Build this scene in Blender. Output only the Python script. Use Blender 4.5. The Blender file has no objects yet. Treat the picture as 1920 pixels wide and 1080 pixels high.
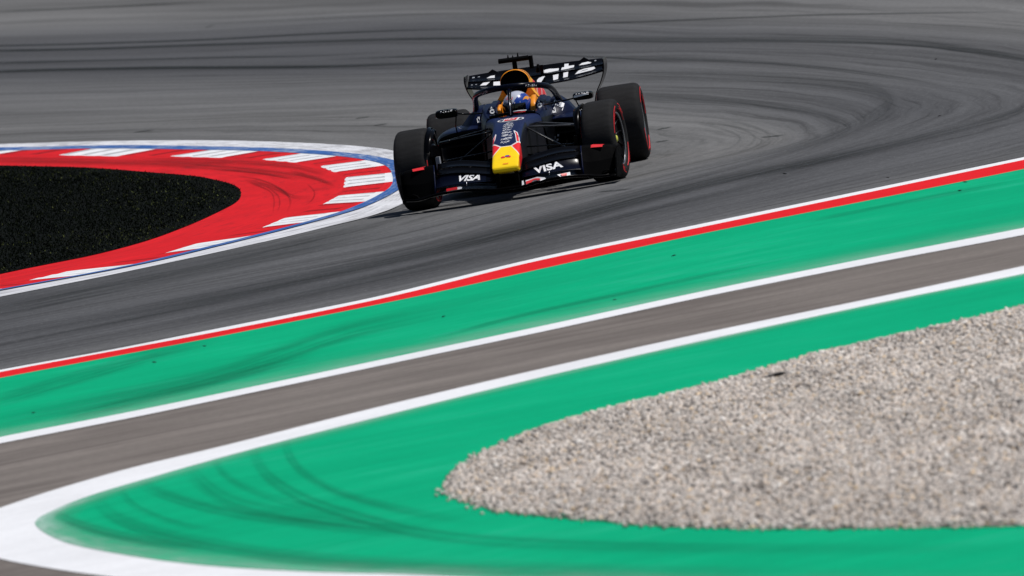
import bpy, bmesh, math, random
import numpy as np
from mathutils import Vector, Matrix
from mathutils.bvhtree import BVHTree
from mathutils.geometry import tessellate_polygon
rad = math.radians
random.seed(7)
rng = np.random.default_rng(11)
scene = bpy.context.scene
col = scene.collection

# ------------------------------------------------------------------ camera, sky, sun, exposure
cam_data = bpy.data.cameras.new('camera')
cam = bpy.data.objects.new('camera', cam_data)
col.objects.link(cam)
cam_data.sensor_width = 36.0
cam_data.lens = 400.0                       # long telephoto beside the track
cam_data.clip_start = 1.0
cam_data.clip_end = 6000.0
_right, _down, _fwd = (-0.068943, 0.985348, -0.155998), (0.058797, -0.152085, -0.986617), (-0.995886, -0.077192, -0.047451)
cam.matrix_world = Matrix(((_right[0], -_down[0], -_fwd[0], 101.2381),
                           (_right[1], -_down[1], -_fwd[1], 7.6636),
                           (_right[2], -_down[2], -_fwd[2], 4.0063),
                           (0, 0, 0, 1)))
cam_data.dof.use_dof = True
cam_data.dof.focus_distance = 102.0
cam_data.dof.aperture_fstop = 7.2
scene.camera = cam

SUN_EL, SUN_AZ = rad(62), rad(93)           # azimuth measured from +x towards +y
sun_dir = Vector((math.cos(SUN_EL)*math.cos(SUN_AZ), math.cos(SUN_EL)*math.sin(SUN_AZ), math.sin(SUN_EL)))
world = bpy.data.worlds.new("World"); scene.world = world; world.use_nodes = True
wn, wl = world.node_tree.nodes, world.node_tree.links
sky = wn.new('ShaderNodeTexSky'); sky.sky_type = 'NISHITA'; sky.sun_disc = False
sky.sun_elevation = SUN_EL; sky.sun_rotation = rad(90) - SUN_AZ
wl.new(sky.outputs[0], wn['Background'].inputs[0]); wn['Background'].inputs[1].default_value = 0.05
sd = bpy.data.lights.new('sun', 'SUN'); sd.energy = 3.6; sd.angle = rad(0.5); sd.color = (1.0, 0.965, 0.92)
so = bpy.data.objects.new('sun', sd); col.objects.link(so)
so.rotation_euler = (-sun_dir).to_track_quat('-Z', 'Y').to_euler(); so.location = (0, 0, 60)
scene.view_settings.view_transform = 'Standard'; scene.view_settings.look = 'None'
scene.view_settings.exposure = 0.0; scene.view_settings.gamma = 1.0
scene.cycles.max_bounces = 6

# ------------------------------------------------------------------ node helpers
class NT:
    """small helper to write node expressions"""
    def __init__(self, name):
        self.m = bpy.data.materials.new(name); self.m.use_nodes = True
        self.t = self.m.node_tree; self.n = self.t.nodes; self.l = self.t.links
        self.b = self.n['Principled BSDF']; self.out = self.n['Material Output']
    def val(self, sock, v):
        if isinstance(v, bpy.types.NodeSocket): self.l.new(v, sock)
        else: sock.default_value = v
    def math(self, op, a, b=0.0, c=None, clamp=False):
        d = self.n.new('ShaderNodeMath'); d.operation = op; d.use_clamp = clamp
        self.val(d.inputs[0], a); self.val(d.inputs[1], b)
        if c is not None: self.val(d.inputs[2], c)
        return d.outputs[0]
    def mix(self, f, a, b):
        d = self.n.new('ShaderNodeMix'); d.data_type = 'RGBA'
        self.val(d.inputs[0], f)
        self.val(d.inputs[6], a if isinstance(a, bpy.types.NodeSocket) else (*a, 1)[:4])
        self.val(d.inputs[7], b if isinstance(b, bpy.types.NodeSocket) else (*b, 1)[:4])
        return d.outputs[2]
    def coord(self, kind='Object'):
        return self.n.new('ShaderNodeTexCoord').outputs[kind]
    def uv(self):
        d = self.n.new('ShaderNodeUVMap'); d.uv_map = 'flow'; return d.outputs[0]
    def attr(self, name, out='Fac'):
        d = self.n.new('ShaderNodeAttribute'); d.attribute_name = name; return d.outputs[out]
    def mapping(self, v, scale=(1, 1, 1), loc=(0, 0, 0)):
        d = self.n.new('ShaderNodeMapping'); self.l.new(v, d.inputs[0])
        d.inputs['Scale'].default_value = scale; d.inputs['Location'].default_value = loc
        return d.outputs[0]
    def noise(self, v, scale=1.0, detail=4.0, rough=0.55, dist=0.0):
        d = self.n.new('ShaderNodeTexNoise'); self.l.new(v, d.inputs['Vector'])
        d.inputs['Scale'].default_value = scale; d.inputs['Detail'].default_value = detail
        d.inputs['Roughness'].default_value = rough; d.inputs['Distortion'].default_value = dist
        return d.outputs[0]
    def rng(self, v, a, b, c=0.0, d=1.0, smooth=False):
        q = self.n.new('ShaderNodeMapRange'); q.clamp = True
        if smooth: q.interpolation_type = 'SMOOTHSTEP'
        self.val(q.inputs[0], v)
        for i, x in enumerate((a, b, c, d)): q.inputs[1+i].default_value = x
        return q.outputs[0]
    def sep(self, v):
        d = self.n.new('ShaderNodeSeparateXYZ'); self.l.new(v, d.inputs[0]); return d.outputs
    def bump(self, h, strength=0.3, dist=0.01):
        d = self.n.new('ShaderNodeBump'); d.inputs['Strength'].default_value = strength; d.inputs['Distance'].default_value = dist
        self.l.new(h, d.inputs['Height']); self.l.new(d.outputs[0], self.b.inputs['Normal'])
    def base(self, c):
        self.val(self.b.inputs['Base Color'], c if isinstance(c, bpy.types.NodeSocket) else (*c, 1)[:4])
    def set(self, rough=None, metal=None, spec=None, coat=None):
        if rough is not None: self.val(self.b.inputs['Roughness'], rough)
        if metal is not None: self.b.inputs['Metallic'].default_value = metal
        if spec is not None: self.b.inputs['Specular IOR Level'].default_value = spec
        if coat is not None: self.b.inputs['Coat Weight'].default_value = coat; self.b.inputs['Coat Roughness'].default_value = 0.08

def scaled(t, c, f):
    """colour times factor socket"""
    d = t.n.new('ShaderNodeVectorMath'); d.operation = 'SCALE'
    t.val(d.inputs[0], c if isinstance(c, bpy.types.NodeSocket) else tuple(c)[:3]); t.val(d.inputs['Scale'], f)
    return d.outputs[0]

# ------------------------------------------------------------------ materials of the setting
def mat_asphalt():
    t = NT('asphalt'); uv = t.uv(); o = t.coord('Object')
    rub = t.attr('rubber')
    wob = t.mapping(uv, (1.3, 1.3, 1)); w = t.noise(wob, 2.0, 2)
    s = t.sep(uv); v = t.math('ADD', s[1], t.math('MULTIPLY', t.math('SUBTRACT', w, 0.5), 0.25))
    cb = t.n.new('ShaderNodeCombineXYZ'); t.l.new(s[0], cb.inputs[0]); t.l.new(v, cb.inputs[1]); p = cb.outputs[0]
    n1 = t.noise(t.mapping(p, (0.45, 3.1, 1)), 1.0, 3, 0.6)
    n2 = t.noise(t.mapping(p, (0.9, 11.0, 1), (3, 7, 0)), 1.0, 4, 0.7)
    n3 = t.noise(t.mapping(p, (1.6, 34.0, 1), (9, 2, 0)), 1.0, 3, 0.7)
    n4 = t.noise(t.mapping(p, (0.5, 6.5, 1), (1, 4, 0)), 1.0, 2, 0.5)
    g = t.noise(o, 13.0, 5, 0.9)
    # dark, narrow tyre lines: the low tail of two stretched noises
    l1 = t.math('MAXIMUM', t.rng(n2, 0.32, 0.50, 1.0, 0.0, True), t.rng(n4, 0.30, 0.48, 1.0, 0.0, True))
    gate = t.rng(n1, 0.42, 0.62, 1.0, 0.15, True)
    dark = t.math('MULTIPLY', l1, gate)
    f = t.rng(n1, 0.25, 0.75, 0.74, 1.24)
    f = t.math('MULTIPLY', f, t.rng(n2, 0.25, 0.75, 0.90, 1.09))
    f = t.math('MULTIPLY', f, t.rng(n3, 0.25, 0.75, 0.94, 1.06))
    f = t.math('MULTIPLY', f, t.math('SUBTRACT', 1.0, t.math('MULTIPLY', dark, 0.30)))
    f = t.math('MULTIPLY', f, t.rng(g, 0.25, 0.75, 0.62, 1.40))
    f = t.math('MULTIPLY', f, rub)
    # bright grains of stone
    sp = t.rng(t.noise(o, 24.0, 1, 0.5), 0.66, 0.74, 0.0, 0.30)
    c = t.mix(t.rng(rub, 0.5, 1.0), (0.96, 0.985, 1.07), (1.0, 1.0, 1.01))
    t.base(scaled(t, scaled(t, c, f), 0.15))
    t.l.new(t.mix(sp, scaled(t, scaled(t, c, f), 0.15), (0.36, 0.36, 0.36)), t.b.inputs['Base Color'])
    t.set(rough=0.95, spec=0.03); t.bump(g, 0.5, 0.004)
    return t.m

def mat_paint(name, colour, wear=(0.42, 0.40, 0.40), amount=0.25, along=(0.6, 9, 1), rough=0.75, streak=0.12, lo=0.52, hi=0.72, grit=1.0):
    """painted ground with smears along the flow coordinate and patchy wear"""
    t = NT(name); uv = t.uv(); o = t.coord('Object')
    n1 = t.noise(t.mapping(uv, along), 1.0, 4, 0.65, 0.3)
    n2 = t.noise(t.mapping(uv, (along[0]*2.2, along[1]*3.7, 1), (5, 3, 0)), 1.0, 3, 0.7)
    big = t.noise(o, 0.55, 3, 0.6)
    g = t.noise(o, 18.0, 3, 0.75)
    f = t.rng(n1, 0.25, 0.75, 1 - streak, 1 + streak)
    f = t.math('MULTIPLY', f, t.rng(n2, 0.25, 0.75, 1 - streak*0.6, 1 + streak*0.6))
    f = t.math('MULTIPLY', f, t.rng(big, 0.3, 0.7, 0.93, 1.06))
    f = t.math('MULTIPLY', f, t.rng(g, 0.25, 0.75, 1 - 0.07*grit, 1 + 0.07*grit))
    worn = t.math('MULTIPLY', t.rng(t.math('ADD', t.math('MULTIPLY', n2, 0.6), t.math('MULTIPLY', big, 0.4)), lo, hi, 0, 1, True), amount)
    t.base(t.mix(worn, scaled(t, colour, f), wear))
    t.set(rough=rough, spec=0.04); t.bump(g, 0.35, 0.004)
    return t.m

def mat_tyre_marks():
    t = NT('rubber_marks'); uv = t.uv(); s = t.sep(uv)
    n = t.noise(t.mapping(uv, (0.30, 7.0, 1)), 1.0, 5, 0.8)
    a = t.rng(n, 0.36, 0.58, 0.12, 1.0, True)
    edge = t.math('MULTIPLY', t.rng(s[1], 0.0, 0.3, 0, 1, True), t.rng(s[1], 0.6, 1.0, 1, 0, True))
    fade = t.attr('fade')
    a = t.math('MULTIPLY', t.math('MULTIPLY', a, edge), fade)
    t.base((0.015, 0.02, 0.02)); t.set(rough=0.8, spec=0.03)
    tr = t.n.new('ShaderNodeBsdfTransparent'); mx = t.n.new('ShaderNodeMixShader')
    t.l.new(t.math('MULTIPLY', a, 1.0), mx.inputs[0]); t.l.new(tr.outputs[0], mx.inputs[1]); t.l.new(t.b.outputs[0], mx.inputs[2])
    t.l.new(mx.outputs[0], t.out.inputs[0])
    return t.m

def mat_faded_paint():
    """bleached, dusty paint beside the white lines, thinning out away from them"""
    t = NT('bleached_green_paint'); uv = t.uv(); s = t.sep(uv)
    n = t.noise(t.mapping(uv, (0.5, 2.5, 1)), 1.0, 4, 0.7)
    a = t.math('MULTIPLY', t.math('MULTIPLY', t.rng(n, 0.30, 0.66, 0.25, 0.95, True), t.rng(s[1], 0.0, 1.0, 1.0, 0.0, True)), t.attr('fade'))
    t.base(t.mix(t.rng(s[1], 0.0, 0.55), (0.55, 0.70, 0.65), (0.09, 0.47, 0.30))); t.set(rough=0.9, spec=0.03)
    tr = t.n.new('ShaderNodeBsdfTransparent'); mx = t.n.new('ShaderNodeMixShader')
    t.l.new(a, mx.inputs[0]); t.l.new(tr.outputs[0], mx.inputs[1]); t.l.new(t.b.outputs[0], mx.inputs[2]); t.l.new(mx.outputs[0], t.out.inputs[0])
    return t.m

def mat_attr_col(name, rough=0.85, spec=0.2):
    t = NT(name); t.l.new(t.attr('Col', 'Color'), t.b.inputs['Base Color']); t.set(rough=rough, spec=spec); return t.m

def mat_plain(name, c, rough=0.5, metal=0.0, spec=0.5, coat=None, var=0.10, scale=14.0):
    t = NT(name); o = t.coord('Object')
    n = t.noise(o, scale, 3, 0.6)
    t.base(scaled(t, c, t.rng(n, 0.3, 0.7, 1-var, 1+var)))
    t.set(rough=t.rng(n, 0.3, 0.7, max(0.02, rough-0.06), min(1, rough+0.06)), metal=metal, spec=spec, coat=coat)
    return t.m

# ------------------------------------------------------------------ ground curves, in metres on the ground plane
DATA = {
'grass': [[-48.838,-13.256],[-38.092,-10.127],[-31.945,-8.41],[-26.157,-6.748],[-21.069,-5.482],[-17.717,-4.672],[-15.495,-4.229],[-13.015,-3.799],[-10.673,-3.518],[-8.579,-3.368],[-6.609,-3.373],[-4.28,-3.457],[-2.138,-3.666],[-0.929,-4.021],[-0.402,-4.457],[0.025,-4.706],[1.062,-5.309],[2.937,-6.262]],
'B': [[-53.526,-14.637],[-44.585,-11.63],[-36.411,-8.929],[-32.604,-7.755],[-28.641,-6.613],[-25.528,-5.691],[-22.275,-4.761],[-19.664,-4.1],[-17.201,-3.517],[-14.733,-3.03],[-11.819,-2.599],[-9.698,-2.366],[-8.051,-2.237],[-4.603,-2.152],[-1.309,-2.402],[1.039,-3.065],[2.391,-4.163],[2.75,-4.392],[3.174,-5.051],[3.985,-6.123]],
'Cb': [[-57.243,-15.157],[-47.619,-12.018],[-38.653,-9.189],[-32.633,-7.187],[-27.16,-5.602],[-22.857,-4.406],[-19.469,-3.557],[-17.066,-3.001],[-14.736,-2.531],[-12.744,-2.193],[-10.309,-1.91],[-6.31,-1.6],[-4.645,-1.578],[-3.226,-1.623],[-2.017,-1.725],[-0.738,-2.012],[0.138,-2.269],[1.573,-2.777],[2.555,-3.182],[2.986,-3.6],[3.48,-4.308],[4.064,-4.941],[5.077,-5.975]],
'D': [[-59.019,-15.405],[-49.712,-12.285],[-41.086,-9.471],[-36.446,-7.862],[-31.476,-6.287],[-27.543,-5.14],[-23.26,-4.008],[-19.453,-3.087],[-15.914,-2.382],[-11.279,-1.838],[-6.294,-1.429],[-1.963,-1.197],[-0.196,-1.372],[0.716,-1.691],[1.776,-2.118],[2.772,-2.659],[3.806,-3.32],[4.744,-4.161],[5.367,-4.781],[6.25,-5.817]],
'E': [[19.725,-3.997],[18.349,-3.183],[17.715,-2.659],[17.274,-1.902],[16.539,-1.167],[15.821,-0.418],[15.38,-0.045],[13.02,1.076],[11.491,2.312],[10.275,3.331],[8.592,4.692],[7.018,5.991],[5.338,7.785]],
'Ew': [[20.034,-3.955],[18.669,-3.144],[18.039,-2.621],[17.004,-1.122],[15.849,-0.007],[13.514,1.109],[12.049,2.342],[10.799,3.352],[9.086,4.704],[7.528,5.997],[5.761,7.782]],
'Er': [[20.873,-3.842],[19.535,-3.038],[18.918,-2.519],[18.349,-1.788],[17.774,-1.048],[17.026,-0.313],[16.182,0.428],[14.966,1.207],[13.188,2.402],[12.154,3.407],[10.728,4.746],[9.126,6.015],[7.212,7.77]],
'F': [[28.151,-2.858],[27.359,-2.075],[26.851,-1.6],[26.197,-0.774],[25.333,0.047],[24.188,1.049],[23.361,1.774],[21.979,2.864],[20.914,4.001],[20.125,4.984],[19.182,6.127],[17.653,7.69]],
'Fb': [[28.893,-2.758],[28.116,-1.982],[27.618,-1.511],[26.945,-0.696],[26.064,0.114],[24.941,1.107],[24.129,1.826],[22.773,2.906],[21.766,4.033],[21.112,5.009],[20.183,6.138],[18.689,7.682]],
'Go': [[21.651,7.659],[23.725,6.361],[25.172,5.184],[26.224,4.259],[27.298,3.179],[28.618,2.15],[30.157,1.172],[31.742,0.36],[32.542,-0.115],[33.583,-0.481],[34.555,-0.707],[35.163,-0.828],[36.298,-0.803],[37.855,-0.508],[39.152,-0.175],[40.435,0.217],[41.515,0.579],[43.329,1.229],[45.882,2.202],[48.233,3.169],[51.549,4.597],[55.3,6.53]],
'Gi': [[22.52,7.653],[24.687,6.37],[26.165,5.208],[27.0,4.287],[28.201,3.226],[29.586,2.215],[31.179,1.313],[32.145,0.812],[32.905,0.471],[33.788,0.151],[34.742,-0.151],[35.89,-0.292],[36.388,-0.286],[37.156,-0.175],[38.685,0.147],[40.075,0.544],[41.696,1.074],[42.917,1.546],[44.217,2.125],[45.042,2.532],[46.121,3.015],[47.45,3.626],[49.231,4.484],[52.981,6.504]],
'gravel': [[25.484,7.63],[28.059,6.399],[30.067,5.304],[31.067,4.735],[31.871,4.049],[33.224,3.488],[33.952,3.017],[35.024,2.58],[36.245,2.386],[37.56,2.266],[38.891,2.303],[40.378,2.513],[42.098,2.965],[43.636,3.508],[44.768,3.92],[46.275,4.669],[48.141,5.745],[49.661,6.712],[51.332,7.903]],
'blocks': [[[2.566,-5.506],[2.229,-5.024],[3.725,-4.561],[3.366,-4.246]],[[2.391,-4.163],[1.766,-3.847],[2.946,-3.661],[2.54,-3.065]],[[1.039,-3.065],[0.011,-2.877],[1.256,-2.645],[0.191,-2.312]],[[-1.328,-2.408],[-2.754,-2.33],[-0.983,-1.956],[-2.209,-1.791]],[[-4.603,-2.152],[-6.148,-2.127],[-3.568,-1.641],[-5.33,-1.608]],[[-8.029,-2.23],[-10.613,-2.438],[-7.512,-1.692],[-9.922,-1.89]],[[-12.58,-2.702],[-14.963,-3.067],[-12.26,-2.181],[-14.556,-2.511]],[[-17.232,-3.508],[-19.834,-4.116],[-17.187,-3.056],[-19.753,-3.663]],[[-22.502,-4.812],[-25.716,-5.71],[-22.678,-4.39],[-25.673,-5.188]],[[-28.671,-6.623],[-32.604,-7.755],[-29.105,-6.175],[-33.115,-7.354]],[[-36.756,-9.036],[-40.795,-10.325],[-36.777,-8.574],[-40.633,-9.794]],[[-44.709,-11.646],[-49.258,-13.169],[-45.367,-11.306],[-49.808,-12.734]]],
'family': [[[-59.019,-15.405],[-53.797,-13.649],[-49.001,-12.051],[-44.471,-10.581],[-40.481,-9.266],[-37.188,-8.112],[-33.863,-7.027],[-30.594,-6.021],[-27.372,-5.093],[-24.17,-4.24],[-21.133,-3.476],[-18.192,-2.797],[-14.774,-2.229],[-11.606,-1.87],[-9.376,-1.667],[-8.233,-1.574],[-7.027,-1.482],[-4.965,-1.342],[-2.586,-1.217],[-0.731,-1.254],[0.243,-1.487],[0.979,-1.79],[1.768,-2.115],[2.466,-2.48],[3.135,-2.875],[3.774,-3.296],[4.317,-3.754],[4.826,-4.238],[5.331,-4.741],[5.793,-5.27],[6.25,-5.817]],[[-68.197,-16.689],[-59.973,-14.037],[-52.804,-11.719],[-46.789,-9.713],[-41.864,-7.979],[-37.388,-6.421],[-33.257,-5.015],[-29.392,-3.746],[-25.333,-2.569],[-21.083,-1.492],[-17.098,-0.547],[-13.647,0.259],[-10.497,0.939],[-7.602,1.49],[-4.879,1.859],[-3.305,1.982],[-2.324,1.943],[-1.516,1.728],[-0.965,1.395],[-0.239,1.015],[0.566,0.589],[1.608,0.148],[3.104,-0.266],[4.265,-0.757],[4.927,-1.351],[5.504,-1.988],[6.005,-2.666],[6.503,-3.373],[7.162,-4.077],[8.051,-4.76],[9.012,-5.444]],[[-81.161,-18.503],[-70.677,-15.278],[-61.704,-12.509],[-54.187,-10.139],[-47.83,-8.088],[-42.246,-6.283],[-37.417,-4.699],[-33.004,-3.285],[-28.738,-2.01],[-24.676,-0.872],[-20.441,0.15],[-16.104,1.042],[-12.176,1.782],[-8.468,2.359],[-5.253,2.724],[-3.514,2.853],[-2.269,2.822],[-1.137,2.605],[-0.495,2.235],[0.401,1.82],[1.456,1.364],[2.652,0.878],[4.058,0.381],[6.0,-0.067],[7.301,-0.631],[7.928,-1.324],[8.474,-2.06],[8.996,-2.829],[9.602,-3.611],[10.511,-4.36],[11.524,-5.104]],[[-95.366,-20.49],[-83.166,-16.847],[-72.771,-13.742],[-63.894,-11.078],[-56.226,-8.772],[-49.463,-6.755],[-43.49,-4.987],[-37.775,-3.401],[-32.328,-1.991],[-27.437,-0.764],[-23.305,0.284],[-19.618,1.182],[-15.799,1.953],[-12.141,2.566],[-8.687,2.962],[-6.789,3.098],[-5.195,3.087],[-3.029,2.96],[-0.87,2.727],[1.081,2.394],[2.468,1.934],[3.986,1.443],[5.58,0.925],[7.33,0.4],[9.107,-0.141],[9.959,-0.844],[10.535,-1.619],[11.225,-2.404],[11.958,-3.208],[12.886,-3.996],[13.903,-4.783]],[[-116.288,-23.417],[-99.227,-18.668],[-84.94,-14.724],[-72.362,-11.36],[-61.608,-8.518],[-52.406,-6.107],[-45.065,-4.094],[-39.935,-2.45],[-34.863,-0.971],[-28.757,0.4],[-22.743,1.581],[-17.307,2.564],[-12.473,3.359],[-8.493,3.975],[-4.938,4.357],[-2.951,4.473],[-1.531,4.411],[-0.171,4.142],[0.792,3.722],[1.991,3.243],[3.314,2.713],[4.754,2.143],[6.34,1.551],[8.262,0.975],[10.28,0.393],[11.745,-0.287],[12.512,-1.098],[13.273,-1.938],[14.062,-2.798],[15.051,-3.643],[16.16,-4.478]],[[-140.815,-26.848],[-116.559,-20.593],[-98.09,-15.732],[-84.325,-11.913],[-75.094,-8.947],[-67.407,-6.408],[-55.275,-3.797],[-44.307,-1.601],[-36.636,0.141],[-30.019,1.61],[-23.043,2.869],[-16.496,3.892],[-10.811,4.694],[-5.894,5.272],[-1.869,5.585],[0.204,5.676],[1.738,5.605],[3.096,5.303],[4.455,4.887],[5.571,4.362],[6.626,3.762],[7.75,3.111],[8.946,2.421],[10.232,1.701],[11.728,0.979],[13.176,0.227],[14.22,-0.607],[15.082,-1.495],[15.843,-2.426],[16.819,-3.34],[17.98,-4.232]],[[-178.679,-32.145],[-145.413,-23.833],[-121.288,-17.643],[-103.513,-12.877],[-88.178,-8.906],[-74.165,-5.53],[-60.266,-2.612],[-48.642,-0.235],[-38.996,1.709],[-29.875,3.324],[-21.699,4.631],[-14.43,5.662],[-8.262,6.451],[-2.758,6.972],[1.47,7.263],[3.665,7.337],[4.99,7.201],[5.934,6.813],[6.548,6.277],[7.223,5.646],[8.069,4.949],[9.017,4.194],[10.047,3.391],[11.104,2.544],[12.143,1.655],[13.497,0.774],[15.264,-0.064],[16.321,-1.029],[17.105,-2.064],[18.164,-3.072],[19.647,-4.007]],[[-298.477,-48.903],[-233.288,-34.016],[-187.48,-23.604],[-153.16,-15.905],[-125.922,-9.976],[-99.445,-5.058],[-78.729,-1.311],[-62.602,1.584],[-49.721,3.867],[-38.275,5.69],[-27.654,7.107],[-18.825,8.191],[-11.222,8.978],[-4.518,9.443],[0.616,9.632],[3.212,9.649],[4.37,9.432],[3.825,8.896],[4.417,8.238],[5.571,7.494],[6.831,6.668],[8.218,5.781],[9.614,4.838],[10.79,3.825],[11.943,2.766],[13.248,1.688],[14.896,0.63],[16.539,-0.44],[17.573,-1.623],[18.575,-2.835],[20.265,-3.924]]],
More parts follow.
